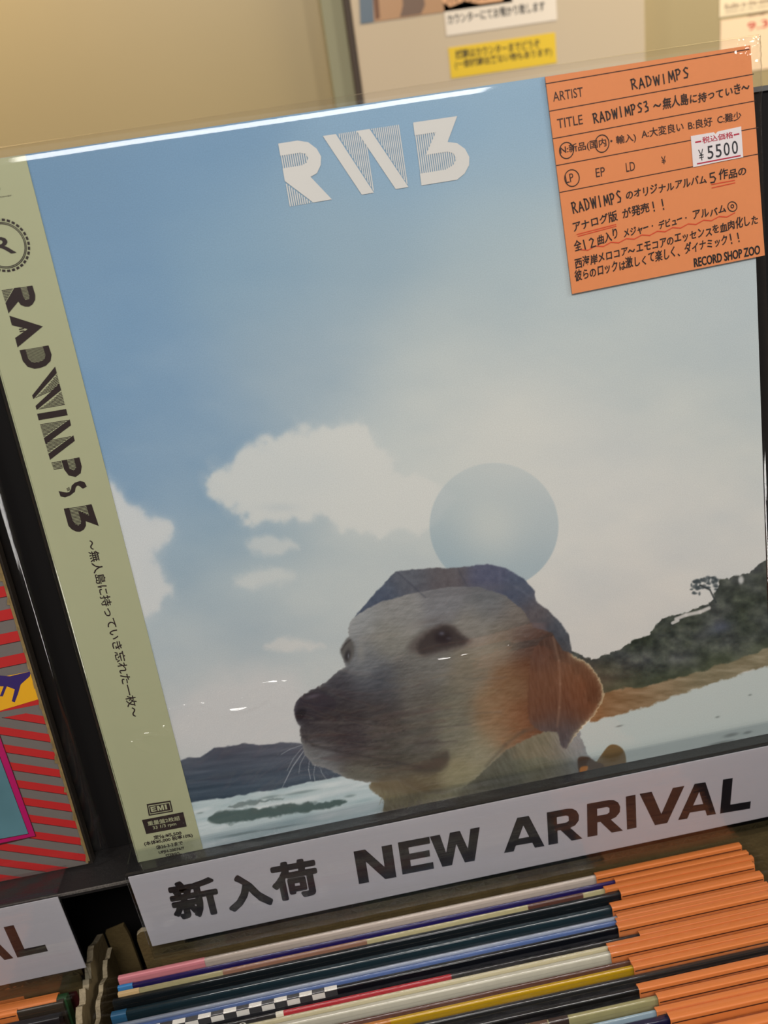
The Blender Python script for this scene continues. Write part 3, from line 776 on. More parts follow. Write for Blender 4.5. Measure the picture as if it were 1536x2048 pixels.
    def neckc(s, sl, d):
        U_, V_ = s.U[sl], s.V[sl]
        c = s.rbf([(*D((500, 1150))[0], (122, 114, 92)), (*D((700, 1120))[0], (134, 128, 100)), (*D((900, 1050))[0], (92, 92, 80)), (*D((1100, 950))[0], (110, 110, 92)),
                   (*D((1200, 1050))[0], (104, 100, 82)), (*D((1270, 980))[0], (146, 152, 156)), (*D((1300, 1040))[0], (120, 124, 126)), (*D((560, 1220))[0], (104, 98, 80)), (*D((850, 1150))[0], (86, 84, 72))], None, 28, sl)
        return c + furn(U_, V_, 60, 83, 34)
    k.poly(D((700, 850), (1000, 820), (1250, 880), (1285, 930), (1318, 1010), (1350, 1040), (1400, 1120), (900, 1260), (480, 1290), (440, 1200), (385, 1130), (500, 1050)), neckc, 2.2, 1, 5, 6, 85)
    head = D((60, 808), (72, 772), (102, 742), (150, 718), (200, 690), (235, 655), (280, 625), (262, 580), (258, 552), (275, 520), (295, 495), (290, 465), (305, 425), (350, 385),
             (430, 330), (560, 280), (760, 250), (960, 260), (1080, 340), (1180, 450), (1240, 570), (1240, 760), (1180, 880), (1060, 930), (960, 985), (880, 1060), (800, 1130), (700, 1170),
             (600, 1165), (500, 1110), (400, 1122), (300, 1108), (200, 1062), (140, 1045), (105, 1000), (90, 940), (84, 880), (68, 855))
    hp = [((500, 370), (138, 139, 138)), ((350, 420), (146, 150, 152)), ((700, 320), (124, 126, 130)), ((900, 360), (108, 112, 116)), ((850, 460), (132, 130, 124)), ((950, 520), (142, 134, 118)),
          ((450, 500), (132, 132, 126)), ((350, 600), (118, 122, 126)), ((650, 620), (118, 118, 114)), ((560, 680), (104, 104, 102)), ((800, 650), (124, 118, 104)), ((600, 760), (100, 96, 90)),
          ((750, 800), (112, 110, 98)), ((300, 950), (68, 62, 66)), ((200, 900), (74, 68, 70)), ((450, 900), (88, 84, 80)), ((130, 790), (48, 44, 52)), ((250, 720), (68, 68, 76)),
          ((250, 820), (62, 56, 58)), ((420, 700), (84, 88, 96)), ((420, 800), (72, 68, 70)), ((600, 940), (92, 90, 84)), ((750, 920), (120, 118, 104)), ((850, 980), (138, 134, 112)), ((780, 1080), (142, 136, 108)),
          ((350, 1080), (104, 102, 92)), ((180, 1030), (120, 122, 124)), ((500, 1050), (78, 76, 70)), ((600, 1130), (112, 102, 80)), ((500, 1130), (104, 94, 74)), ((1000, 700), (138, 112, 84)), ((900, 800), (136, 112, 86)),
          ((1000, 860), (138, 96, 66)), ((930, 890), (146, 120, 92)), ((1080, 650), (108, 72, 50)), ((1180, 700), (112, 70, 46)), ((1120, 820), (110, 70, 48)), ((1060, 520), (88, 78, 76)), ((1150, 540), (84, 64, 56)), ((1000, 420), (118, 112, 106))]
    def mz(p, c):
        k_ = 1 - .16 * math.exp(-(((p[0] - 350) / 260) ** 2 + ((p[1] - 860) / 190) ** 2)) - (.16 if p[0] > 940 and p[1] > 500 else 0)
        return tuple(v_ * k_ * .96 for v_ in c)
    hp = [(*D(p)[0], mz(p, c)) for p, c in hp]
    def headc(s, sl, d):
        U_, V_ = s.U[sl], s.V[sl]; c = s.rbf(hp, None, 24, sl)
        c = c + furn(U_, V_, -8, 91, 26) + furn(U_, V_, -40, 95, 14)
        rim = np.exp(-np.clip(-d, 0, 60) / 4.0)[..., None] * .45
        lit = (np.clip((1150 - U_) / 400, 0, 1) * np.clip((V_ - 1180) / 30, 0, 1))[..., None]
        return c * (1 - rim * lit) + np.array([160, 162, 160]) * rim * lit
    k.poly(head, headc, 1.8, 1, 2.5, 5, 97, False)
    # lips and mouth corner
    k.poly(D((560, 1062), (640, 1018), (695, 985), (724, 1000), (712, 1046), (660, 1080), (610, 1082)), (66, 60, 54), 9, .8, 4, 6, 99)
    k.line(D((92, 885), (100, 925), (140, 960), (240, 985), (380, 1010), (500, 1035), (600, 1055)), 4, (52, 46, 48), .55, 3)
    k.blob(*D((420, 1040))[0], 60, 10, (62, 56, 54), .5, 6)
    k.poly(D((390, 1118), (500, 1102), (600, 1120), (640, 1150), (600, 1165), (500, 1160), (430, 1150)), (92, 78, 58), 9, .55, 4, 8, 101)
    for r_, (sx, sy, ex_, n) in enumerate([(260, 880, 540, 11), (250, 915, 560, 11), (280, 950, 520, 9)]):
        for i in range(n):
            x = sx + (ex_ - sx) * i / n + rng.uniform(-6, 6); k.blob(*D((x, sy + rng.uniform(-8, 8) - (x - sx) * .04))[0], 3.2, 2.4, (44, 40, 44), .5)
    # nose
    k.poly(D((62, 806), (74, 774), (104, 748), (150, 735), (205, 748), (240, 778), (232, 806), (180, 812), (125, 812), (104, 838), (90, 858), (70, 852)), (50, 46, 54), 3, .85)
    k.poly(D((66, 822), (90, 806), (112, 812), (98, 846), (76, 850)), (28, 26, 32), 2.5, .85)
    k.blob(*D((140, 752))[0], 16, 4, (96, 92, 104), .6, -14)
    k.line(D((64, 830), (66, 800), (80, 772)), 3, (78, 74, 84), .5, 2)
    k.blob(*D((205, 800))[0], 13, 5, (30, 28, 34), .55, -25); k.line(D((100, 855), (112, 900), (110, 950)), 3, (50, 46, 50), .5, 2)
    for i in range(26):   # reddish brown banding along the lip
        x = rng.uniform(130, 640); y_ = rng.uniform(840, 1040) - (x - 130) * .06
        k.line(D((x, y_), (x + rng.uniform(60, 190), y_ - rng.uniform(2, 16))), rng.uniform(1.5, 5), rng.choice([(58, 44, 48), (112, 104, 98), (70, 54, 54), (96, 84, 82)]), .30, 2.5)
    for i in range(16):
        x = rng.uniform(420, 900); y_ = rng.uniform(640, 860) - (x - 420) * .08
        k.line(D((x, y_), (x + rng.uniform(60, 200), y_ - rng.uniform(4, 22))), rng.uniform(1.5, 4), rng.choice([(92, 90, 88), (134, 126, 112)]), .28, 2.5)
    k.blob(*D((640, 430))[0], 44, 7, (96, 92, 92), .5, -14); k.blob(*D((560, 470))[0], 26, 12, (150, 148, 144), .4, -40)
    k.blob(*D((880, 560))[0], 40, 22, (158, 148, 130), .45, -10)
    # near eye
    k.poly(D((545, 545), (590, 490), (650, 455), (700, 440), (750, 458), (785, 492), (815, 515), (780, 545), (700, 565), (620, 585), (580, 570)), (82, 74, 72), 9, .7)
    k.poly(D((585, 545), (610, 500), (655, 466), (700, 448), (742, 462), (772, 492), (798, 514), (765, 536), (700, 552), (640, 568), (604, 572)), (56, 50, 50), 6, .85, 3, 8, 131)
    k.blob(*D((695, 500))[0], 19, 15, (38, 32, 36), .85, 0, 2); k.blob(*D((690, 484))[0], 6, 4, (98, 100, 112), .7); k.blob(*D((720, 505))[0], 5, 3, (76, 74, 84), .6)
    # far eye
    k.poly(D((259, 556), (275, 524), (292, 504), (312, 520), (318, 556), (308, 588), (290, 612), (268, 582)), (84, 82, 80), 5, .85)
    k.blob(*D((288, 578))[0], 6, 13, (44, 42, 46), .8, 12, 2); k.blob(*D((292, 580))[0], 1.4, 5, (136, 144, 154), .7); k.line(D((262, 556), (280, 528), (300, 512)), 2, (48, 44, 46), .6, 2)
    k.blob(*D((345, 560))[0], 10, 22, (146, 146, 140), .5)
    # ear
    def earc(s, sl, d):
        U_, V_ = s.U[sl], s.V[sl]
        c = s.rbf([(*D((1150, 560))[0], (96, 66, 52)), (*D((1280, 680))[0], (134, 80, 50)), (*D((1300, 780))[0], (118, 68, 42)), (*D((1200, 800))[0], (104, 62, 42)), (*D((1215, 900))[0], (84, 82, 80)), (*D((1120, 720))[0], (116, 74, 50)), (*D((1230, 620))[0], (126, 84, 58))], None, 26, sl)
        c = c * np.array([.80, .88, .98]) + furn(U_, V_, 80, 111, 26)
        rim = (np.exp(-np.clip(-d, 0, 60) / 3.2) * np.clip((U_ - 1128) / 20, 0, 1))[..., None]
        return c * (1 - rim) + np.array([214, 200, 164]) * rim
    k.poly(D((1080, 560), (1140, 500), (1210, 520), (1250, 578), (1302, 602), (1346, 650), (1374, 705), (1378, 762), (1340, 830), (1290, 885), (1252, 930), (1226, 974), (1198, 962), (1178, 905), (1110, 900), (1060, 840), (1060, 700)), earc, 1.8, 1, 3, 4, 113)
    k.line(D((1165, 500), (1190, 600), (1196, 700), (1192, 800), (1182, 880)), 3, (156, 128, 108), .45, 3)
    k.line(D((1100, 880), (1040, 900), (960, 960), (880, 1050)), 5, (74, 68, 58), .5, 4)
    # plain blue cap
    def capc(s, sl, d):
        U_, V_ = s.U[sl], s.V[sl]
        c = s.rbf([(*D((420, 330))[0], (70, 80, 98)), (*D((560, 250))[0], (84, 88, 98)), (*D((700, 240))[0], (88, 84, 88)), (*D((900, 240))[0], (80, 84, 106)), (*D((1030, 300))[0], (70, 80, 100)), (*D((1180, 470))[0], (66, 74, 86)), (*D((1225, 550))[0], (72, 74, 78)), (*D((1100, 400))[0], (92, 86, 88))], None, 26, sl)
        return c + fbm(U_ / 8, V_ / 8, 121, 4)[..., None] * 22
    k.poly(D((320, 410), (400, 318), (495, 218), (640, 205), (760, 204), (880, 188), (960, 205), (1040, 250), (1085, 300), (1090, 345), (1140, 380), (1200, 440), (1232, 490), (1246, 570), (1205, 555),
             (1160, 480), (1080, 455), (1040, 390), (960, 320), (840, 285), (700, 288), (560, 315), (440, 345), (360, 385)), capc, 2, .95, 2, 8, 123, False)
    k.line(D((500, 222), (620, 330)), 2, (58, 62, 76), .5, 2); k.line(D((760, 208), (800, 285)), 2, (60, 64, 78), .4, 2)
    k.blob(*D((800, 300))[0], 90, 12, (100, 100, 104), .5, -4)
    # whiskers
    for (x0, y0, x1, y1) in [(95, 960, 5, 1000), (100, 985, 20, 1120), (92, 975, 30, 1070), (105, 1005, 80, 1080), (125, 1030, 130, 1105), (150, 1045, 150, 1120), (98, 990, 8, 1145), (170, 1055, 200, 1110)]:
        k.line(D((x0, y0), ((x0 + x1) / 2 - 6, (y0 + y1) / 2 - 3), (x1, y1)), .8, (188, 194, 196), .7, .7)
    for i in range(34):
        x = 430 + 240 * rng.random(); y_ = 1165 + 20 * math.sin((x - 430) / 80)
        k.line(D((x, y_), (x + rng.uniform(-14, 6), y_ + rng.uniform(20, 50))), 1.2, (126, 118, 88), .6, .8)
    # driftwood
    k.poly(D((1345, 1035), (1365, 1010), (1400, 965), (1430, 958), (1460, 975), (1475, 1010), (1470, 1060), (1420, 1100), (1300, 1110), (1290, 1060)), (112, 90, 58), 1.6)
    k.poly(D((1270, 1020), (1310, 1010), (1345, 1030), (1380, 1045), (1380, 1090), (1290, 1100)), (78, 60, 48), 2)
    k.poly(D((1282, 1055), (1312, 1050), (1308, 1070), (1280, 1078)), (190, 120, 50), 2)
    return k.C

BAND = .0302                   # width of the paper band on the front
xs_ = np.linspace(BAND - .002, WJ, 760)
ylow = np.linspace(0, .165, 460); yhi = np.linspace(.165, HJ, 150)[1:]
ys_ = np.concatenate([ylow, yhi])
GX, GY = np.meshgrid(xs_, ys_)
Uc, Vc = FR.px(GX, GY)
PC = paint_cover(Uc, Vc)
PC = np.clip(PC, 2, 250)
COVER_GAIN = 1.0
lin = s2l(PC) * COVER_GAIN
ny, nx = GX.shape
me = bpy.data.meshes.new('printed_picture')
me.vertices.add(nx * ny)
co = np.stack([GX, GY, np.zeros_like(GX)], -1).reshape(-1).astype(np.float32)
me.vertices.foreach_set('co', co)
idx = np.arange(nx * ny).reshape(ny, nx)
q = np.stack([idx[:-1, :-1], idx[:-1, 1:], idx[1:, 1:], idx[1:, :-1]], -1).reshape(-1)
nf = (nx - 1) * (ny - 1)
me.loops.add(nf * 4); me.loops.foreach_set('vertex_index', q.astype(np.int32))
me.polygons.add(nf); me.polygons.foreach_set('loop_start', np.arange(nf, dtype=np.int32) * 4)
me.update(calc_edges=True)
ca = me.color_attributes.new('print', 'FLOAT_COLOR', 'POINT')
ca.data.foreach_set('color', np.concatenate([lin.reshape(-1, 3), np.ones((nx * ny, 1))], 1).astype(np.float32).reshape(-1))
m = bpy.data.materials.new('cover_print'); m.use_nodes = True; nt = m.node_tree; b = nt.nodes['Principled BSDF']
at = nt.nodes.new('ShaderNodeAttribute'); at.attribute_name = 'print'
tc = nt.nodes.new('ShaderNodeTexCoord'); n = nt.nodes.new('ShaderNodeTexNoise'); n.inputs['Scale'].default_value = 2200; n.inputs['Detail'].default_value = 1
nt.links.new(tc.outputs['Object'], n.inputs['Vector'])
mr = nt.nodes.new('ShaderNodeMapRange'); mr.inputs['To Min'].default_value = .88; mr.inputs['To Max'].default_value = 1.12
nt.links.new(n.outputs['Fac'], mr.inputs['Value'])
vm = nt.nodes.new('ShaderNodeVectorMath'); vm.operation = 'SCALE'
nt.links.new(at.outputs['Color'], vm.inputs[0]); nt.links.new(mr.outputs['Result'], vm.inputs['Scale'])
nt.links.new(vm.outputs['Vector'], b.inputs['Base Color']); b.inputs['Roughness'].default_value = .45; b.inputs['Specular IOR Level'].default_value = .25
me.materials.append(m)
pic = bpy.data.objects.new('printed_picture', me); col.objects.link(pic); pic.parent = rec

# white RW3 logo on the cover
A = Acc()
def cpx(x, y_): return (520 + x / 3.491, 200 + y_ / 3.491)
logo(A, FR, 'R', cpx(205, 745), cpx(502, 694), cpx(428, 258), cpx(127, 305), 20, .0002, .5)
logo(A, FR, 'W', cpx(510, 694), cpx(1036, 608), cpx(972, 172), cpx(438, 252), 40, .0002, .5)
logo(A, FR, '3', cpx(1127, 597), cpx(1482, 540), cpx(1418, 107), cpx(1068, 158), 24, .0002, .5)
o = A.build('cover_logo', mat('logo_white', (206, 205, 200), .5, .3), rec)

# green paper band wrapped round the left side
m_band = mat('pale_green_paper', (164, 167, 134), .5, .3, .02, 60)
band = link_mesh('paper_band', *(lambda a: (a.v, a.f))((lambda a: (a.box(-.0004, BAND, .0002, HJ - .0002, 0.0001, .0004), a)[1])(Acc())), m_band, rec)
link_mesh('band_spine', *(lambda a: (a.v, a.f))((lambda a: (a.box(-.0007, -.0001, .0002, HJ - .0002, -T, .0004), a)[1])(Acc())), m_band, rec)
A = Acc(); Z = .0005
def c5(x, y_): return (x / 2.56, 300 + y_ / 2.56)
# letters run down the band; corners given as bottom-left, bottom-right, top-right, top-left of each upright letter
def vlet(ch, bl_, br_, tr_, tl_, n): logo(A, FR, ch, c5(*bl_), c5(*br_), c5(*tr_), c5(*tl_), n, Z, .5)
vlet('R', (10, 716), (46, 836), (200, 800), (168, 694), 16)
vlet('A', (50, 848), (92, 1010), (242, 975), (200, 830), 14)
vlet('D', (102, 1025), (135, 1135), (282, 1095), (250, 1000), 18)
vlet('W', (152, 1210), (190, 1330), (334, 1305), (284, 1108), 26)
vlet('I', (192, 1350), (200, 1383), (348, 1357), (340, 1325), 3)
vlet('M', (206, 1402), (258, 1585), (400, 1555), (358, 1378), 28)
vlet('P', (264, 1598), (296, 1690), (432, 1665), (408, 1572), 14)
vlet('S', (302, 1745), (318, 1790), (446, 1722), (424, 1680), 8)
vlet('3', (328, 1835), (362, 1960), (512, 1938), (470, 1812), 18)
# subtitle running down
s = '〜無人島に持っていき忘れた一枚〜'
pa, pb = np.array((172., 1082.)), np.array((262., 1438.))
for i, ch in enumerate(s):
    a_ = pa + (pb - pa) * i / len(s); b_ = pa + (pb - pa) * (i + .84) / len(s)
    hgt, off = 19, 0
    ux = (pb - pa) / np.linalg.norm(pb - pa); uy = np.array([ux[1], -ux[0]])
    if ch == '〜': hgt = 7; off = 6
    put_text(A, FR, ch, tuple(a_ + uy * off), tuple(b_ + uy * off), hgt, .0, Z, em=(ch != '〜'), fat=.25)
# small print at the foot
def c6(x, y_): return (100 + x / 2.768, 1000 + y_ / 2.768)
def quad(acc, pts, z, mi=0): acc.poly([(*FR.loc(*p), z) for p in pts], mi)
quad(A, [c6(536, 1680), c6(548, 1745), c6(682, 1722), c6(668, 1660)], Z)
quad(A, [c6(545, 1688), c6(554, 1737), c6(674, 1716), c6(663, 1669)], Z + .00004, 1)
quad(A, [c6(549, 1692), c6(557, 1732), c6(670, 1713), c6(660, 1674)], Z + .00008)
quad(A, [c6(510, 1768), c6(534, 1846), c6(758, 1804), c6(738, 1724)], Z)
for ch_, xa_, xb_ in (('E', 563, 592), ('M', 598, 634), ('I', 641, 651)):
    block(A, FR, ch_, c6(xa_, 1723 - (xa_ - 563) * .18), c6(xb_, 1723 - (xb_ - 563) * .18), 10, Z + .00012, 1)
put_text(A, FR, '重量盤2枚組', c6(545, 1800), c6(722, 1768), 9, .008, Z + .00012, mi=1)
put_text(A, FR, '33 1/3 rpm', c6(574, 1824), c6(702, 1800), 8, .01, Z + .00012, mi=1)
put_text(A, FR, '定価:¥5,500', c6(578, 1878), c6(730, 1850), 8.5, .01, Z, fat=.25)
put_text(A, FR, '(本体¥5,000 税率10%)', c6(526, 1914), c6(792, 1864), 9, .006, Z, fat=.25)
put_text(A, FR, '㊙26-3-2まで', c6(592, 1932), c6(738, 1904), 8, .006, Z, fat=.25)
put_text(A, FR, 'UPJH-20076/7', c6(606, 1960), c6(746, 1934), 7, .012, Z, fat=.25)
put_text(A, FR, 'STEREO', c6(644, 1976), c6(720, 1962), 6.5, .012, Z, fat=.25)
# ring emblem with an R, and the tiny print above it
cc = FR.loc(8, 491)
def ring(r0, r1, n=64, skip=0):
    for i in range(n):
        if skip and i % skip == 0: continue
        a0, a1 = 2 * math.pi * i / n, 2 * math.pi * (i + 1) / n
        A.poly([(cc[0] + r0 * math.cos(a0), cc[1] + r0 * math.sin(a0), Z), (cc[0] + r1 * math.cos(a0), cc[1] + r1 * math.sin(a0), Z),
                (cc[0] + r1 * math.cos(a1), cc[1] + r1 * math.sin(a1), Z), (cc[0] + r0 * math.cos(a1), cc[1] + r0 * math.sin(a1), Z)])
ring(.0089, .0098, 96, 3); ring(.0082, .0085, 64); ring(.0077, .00800, 64)
put_text(A, FR, 'R', (-10, 513), (33, 505), 36, .0, Z, fat=.6)
put_text(A, FR, 'special cover', (-30, 401), (25, 393), 4, .0, Z)
put_text(A, FR, 'RE', (-10, 381), (2, 379), 4, .0, Z)
A.build('lettering', [mat('band_ink', (44, 34, 34), .4), m_band], band)

# orange price tag
tc_ = [FR.loc(1089, 155), FR.loc(1498, 92), FR.loc(1527, 511), FR.loc(1143, 588)]
Ttag = .0010
A = Acc(); n0 = len(A.v)
vs = [(p[0], p[1], .0004) for p in tc_] + [(p[0], p[1], Ttag) for p in tc_]
A.mesh(vs, [(3, 2, 1, 0), (4, 7, 6, 5), (0, 1, 5, 4), (1, 2, 6, 5), (2, 3, 7, 6), (3, 0, 4, 7)])
tg = A.build('price_tag', mat('orange_tag_card', (216, 134, 84), .5, .3, .03, 500), rec)
def c3(x, y_): return (1080 + x / 3.368, 80 + y_ / 3.368)
A = Acc(); Z = Ttag + .00008
FT = Frame(np.array([0, 0, 0]) + FR.N * Ttag, LX, LY)
for a_, b_ in [((38, 295), (1408, 62)), ((64, 480), (1438, 230)), ((86, 665), (1450, 410)), ((110, 846), (1468, 590)), ((133, 1027), (1470, 768))]:
    pxline(A, FT, [c3(*a_), c3(*b_)], .00034, Z)
put_text(A, FT, 'ARTIST', c3(90, 416), c3(292, 380), 19, .004, Z)
put_text(A, FT, 'TITLE', c3(120, 597), c3(290, 566), 19, .004, Z)
put_text(A, FT, 'N:新品(国内・輸入)', c3(140, 778), c3(648, 688), 19, .0, Z, fat=.3)
put_text(A, FT, 'A:大変良い', c3(686, 665), c3(968, 612), 18, .0, Z, fat=.3)
put_text(A, FT, 'B:良好', c3(1000, 608), c3(1162, 578), 18, .0, Z, fat=.3)
put_text(A, FT, 'C:難少', c3(1196, 566), c3(1356, 538), 17, .0, Z, fat=.3)
put_text(A, FT, 'LP', c3(176, 966), c3(230, 952), 17, .004, Z)
put_text(A, FT, 'EP', c3(378, 926), c3(440, 915), 18, .004, Z)
put_text(A, FT, 'LD', c3(582, 890), c3(642, 878), 18, .004, Z)
put_text(A, FT, '¥', c3(820, 840), c3(850, 834), 16, .004, Z)
A.build('printed_form', mat('form_ink', (58, 32, 24), .5), tg)
A = Acc(); Z += .00005
put_text(A, FT, 'RECORD SHOP ZOO', c3(1040, 1530), c3(1482, 1440), 17, .0, Z, fat=.55)
A.build('shop_name', m_ink, tg)
A = Acc()
hand(A, FT, 'RADWIMPS', c3(620, 335), c3(1020, 252), 20, Z)
hand(A, FT, 'RADWIMPS3', c3(364, 560), c3(748, 475), 20, Z)
hand(A, FT, '〜無人島に持っていき〜', c3(770, 478), c3(1425, 348), 20, Z)
hand(A, FT, 'RADWIMPS', c3(224, 1170), c3(565, 1085), 22, Z)
hand(A, FT, 'のオリジナルアルバム', c3(580, 1078), c3(1130, 962), 18, Z)
hand(A, FT, '5作品の', c3(1145, 962), c3(1400, 905), 19, Z)
hand(A, FT, 'アナログ版', c3(225, 1300), c3(530, 1210), 19, Z)
hand(A, FT, 'が発売!!', c3(560, 1205), c3(870, 1130), 20, Z)
hand(A, FT, '全12曲入り', c3(240, 1430), c3(540, 1335), 20, Z)
hand(A, FT, 'メジャー・', c3(565, 1330), c3(790, 1270), 17, Z)
hand(A, FT, 'デビュー・', c3(800, 1275), c3(1015, 1215), 17, Z)
hand(A, FT, 'アルバム', c3(1030, 1215), c3(1262, 1160), 18, Z)
hand(A, FT, '西海岸メロコア〜エモコアのエッセンスを血肉化した', c3(240, 1540), c3(1475, 1235), 19, Z)
hand(A, FT, '彼らのロックは激しくて楽しく、ダイナミック!!', c3(240, 1625), c3(1370, 1350), 20, Z)
def loop(cx, cy, rx, ry, n=22, rot=-10):
    pts = []
    for i in range(n + 2):
        a = 2 * math.pi * i / n + .5; k_ = 1 + .03 * math.sin(a * 2 + cx)
        x = rx * k_ * math.cos(a); y_ = ry * k_ * math.sin(a)
        pts.append(c3(cx + x, cy + y_))
    pxline(A, FT, pts, .00036, Z)
loop(178, 744, 46, 56); loop(417, 698, 46, 60); loop(215, 930, 48, 58); loop(1295, 1122, 30, 33); loop(1295, 1120, 9, 11)
A.build('handwriting', mat('pen_ink', (36, 24, 22), .5), tg)
A = Acc()
for a_, b_ in [((1155, 985 - 12), (1310, 945)), ((1158, 996), (1312, 962)), ((248, 1310), (510, 1242)), ((256, 1322), (512, 1254))]:
    pxline(A, FT, [c3(*a_), c3(*b_)], .00036, Z)
pts = [c3(270 + i * 52, 1420 - i * 12.4 + (8 if i % 2 else -8)) for i in range(21)]
pxline(A, FT, pts, .0004, Z)
A.build('red_underline', mat('red_pen', (206, 70, 36), .5), tg)
# white price sticker with its notch
A = Acc(); zs = Ttag + .0003
sp = [c3(1014, 648), c3(1168, 622), c3(1180, 634), c3(1196, 617), c3(1352, 583), c3(1366, 790), c3(1200, 822), c3(1030, 858)]
S2 = [FT.loc(*p) for p in sp]
tess(A, S2, zs); nS = len(S2)
for i in range(nS):
    a_, b_ = S2[i], S2[(i + 1) % nS]; A.poly([(*a_, zs), (*b_, zs), (*b_, Ttag), (*a_, Ttag)])
k0 = zs + .00006
put_text(A, FT, '税込価格', c3(1092, 700), c3(1300, 660), 13, .012, k0, mi=2)
pxline(A, FT, [c3(1046, 690), c3(1080, 684)], .0006, k0, 2); pxline(A, FT, [c3(1306, 640), c3(1336, 634)], .0006, k0, 2)
put_text(A, FT, '¥', c3(1072, 816), c3(1104, 808), 22, .0, k0, mi=1)
for i, ch in enumerate('5500'):
    put_text(A, FT, ch, c3(1128 + i * 55, 806 - i * 11), c3(1168 + i * 55, 798 - i * 11), 26, .006, k0, mi=1)
pxline(A, FT, [c3(1058, 835), c3(1346, 780)], .0005, k0, 2)
st = A.build('price_sticker', [mat('sticker_white', (222, 214, 214), .5), mat('sticker_black', (40, 40, 46), .5), mat('sticker_red', (176, 30, 60), .5)], tg)
st['label'] = 'white price sticker'

def spl_open(p, n=5):
    p = [p[0]] + list(p) + [p[-1]]; out = []
    for i in range(1, len(p) - 2):
        a, b, c, d = [np.array(q, float) for q in p[i - 1:i + 3]]
        for k in range(n):
            t_ = k / n; out.append(tuple(.5 * ((2 * b) + (-a + c) * t_ + (2 * a - 5 * b + 4 * c - d) * t_ ** 2 + (-a + 3 * b - 3 * c + d) * t_ ** 3)))
    out.append(tuple(p[-1])); return out
# clear outer sleeve: front sheet follows the jacket, folds over its edges and meets the back sheet
m_film = film('outer_film', 1.58, .05, bump=.0)
def cover_film(name, x0, x1, y0, y1, jx0, jx1, jy1, T_, parent, m, seed, n=(150, 150), amp=1.0, creases=()):
    nx_, ny_ = n
    gx = np.linspace(x0, x1, nx_); gy = np.linspace(y0, y1, ny_)
    # denser rows near the top fold
    gy = np.concatenate([np.linspace(y0, jy1 - .0075, ny_), np.linspace(jy1 - .007, y1, 34)])
    if creases: gy = np.concatenate([np.linspace(y0, .028, 14), np.linspace(.0285, .125, 340), np.linspace(.1265, jy1 - .0075, 90), np.linspace(jy1 - .007, y1, 34)])
    gx = np.concatenate([np.linspace(x0, jx0 + .005, 16), np.linspace(jx0 + .0065, jx1 - .005, nx_), np.linspace(jx1 - .0045, x1, 18)])
    X, Y = np.meshgrid(gx, gy)
    def fall(d, w): return np.clip(1 - d / w, 0, 1)
    gap = .0018
    top = np.clip((Y - (jy1 - .0042)) / (y1 - jy1 + .0042), 0, 1); lft = np.clip((jx0 + .001 - X) / (jx0 + .001 - x0), 0, 1); rgt = np.clip((X - jx1 + .001) / (x1 - jx1 + .001), 0, 1)
    e_ = np.maximum(np.maximum(top, lft), rgt)
    zc = -T_ * .5
    z = gap + (zc - gap) * (1 - np.sqrt(np.clip(1 - e_ ** 2, 0, 1)))
    # slack in the film: long shallow ripples, stronger low down and beside the band
    low = np.clip((.150 - Y) / .06, 0, 1) * np.clip(Y / .02, 0, 1)
    w1 = fbm(X * 9 + 3, Y * 60 + 5 * fbm(X * 12, Y * 12, seed + 3, 2), seed, 3) * .00042 * low
    w2 = fbm(X * 14, Y * 16, seed + 9, 2) * .0007
    w3 = fbm(X * 120 + 20 * Y, Y * 9, seed + 5, 2) * .0003 * np.clip(1 - np.abs(X - jx0 - .008) / .014, 0, 1)
    cr = np.exp(-(((X - x1 + .004) / .011) ** 2 + ((Y - y1 + .004) / .009) ** 2))
    w4 = fbm(X * 420, Y * 420, seed + 31, 3) * .0024 * cr
    sq = np.exp(-(((X - .085) / .05) ** 2 + ((Y - .075) / .016) ** 2))
    w5 = fbm(X * 34 + 3 * fbm(X * 20, Y * 30, seed + 4, 2), Y * 90 + 4 * fbm(X * 18, Y * 18, seed + 7, 2), seed + 41, 2) * .0006 * sq
    z = z + (w1 * 1.5 + w2 + w3 + w5) * amp * (1 - e_) + w4
    for pts, ha, wa in creases:
        pts = [FR.loc(*p) for p in spl_open(pts)]
        d2 = np.full(X.shape, 1.0); 
        for (ax, ay), (bx_, by_) in zip(pts[:-1], pts[1:]):
            ex, ey = bx_ - ax, by_ - ay; wx, wy = X - ax, Y - ay
            t_ = np.clip((wx * ex + wy * ey) / (ex * ex + ey * ey + 1e-12), 0, 1)
            d2 = np.minimum(d2, np.hypot(wx - ex * t_, wy - ey * t_))
        z = z + 2 * ha * np.exp(-(d2 / (wa * 1.6)) ** 2) * (1 + .9 * fbm(X * 300, Y * 300, seed + 61, 2))
    rows, cols_ = X.shape
    v = np.stack([X, Y, z], -1).reshape(-1, 3)
    id_ = np.arange(rows * cols_).reshape(rows, cols_)
    f = np.stack([id_[:-1, :-1], id_[:-1, 1:], id_[1:, 1:], id_[1:, :-1]], -1).reshape(-1, 4).tolist()
    # plain back sheet
    k_ = len(v); zb = -T_ - .0006
    v = np.concatenate([v, [(x0, y0, zc), (jx0 - .0005, y0, zb), (jx1 + .0005, y0, zb), (x1, y0, zc), (x0, y1, zc), (jx0 - .0005, jy1, zb), (jx1 + .0005, jy1, zb), (x1, y1, zc)]])
    f += [[k_ + 1, k_, k_ + 4, k_ + 5], [k_ + 2, k_ + 1, k_ + 5, k_ + 6], [k_ + 3, k_ + 2, k_ + 6, k_ + 7], [k_ + 5, k_ + 4, k_ + 7, k_ + 6]]
    o = link_mesh(name, v, f, m, parent, smooth=True)
    return o
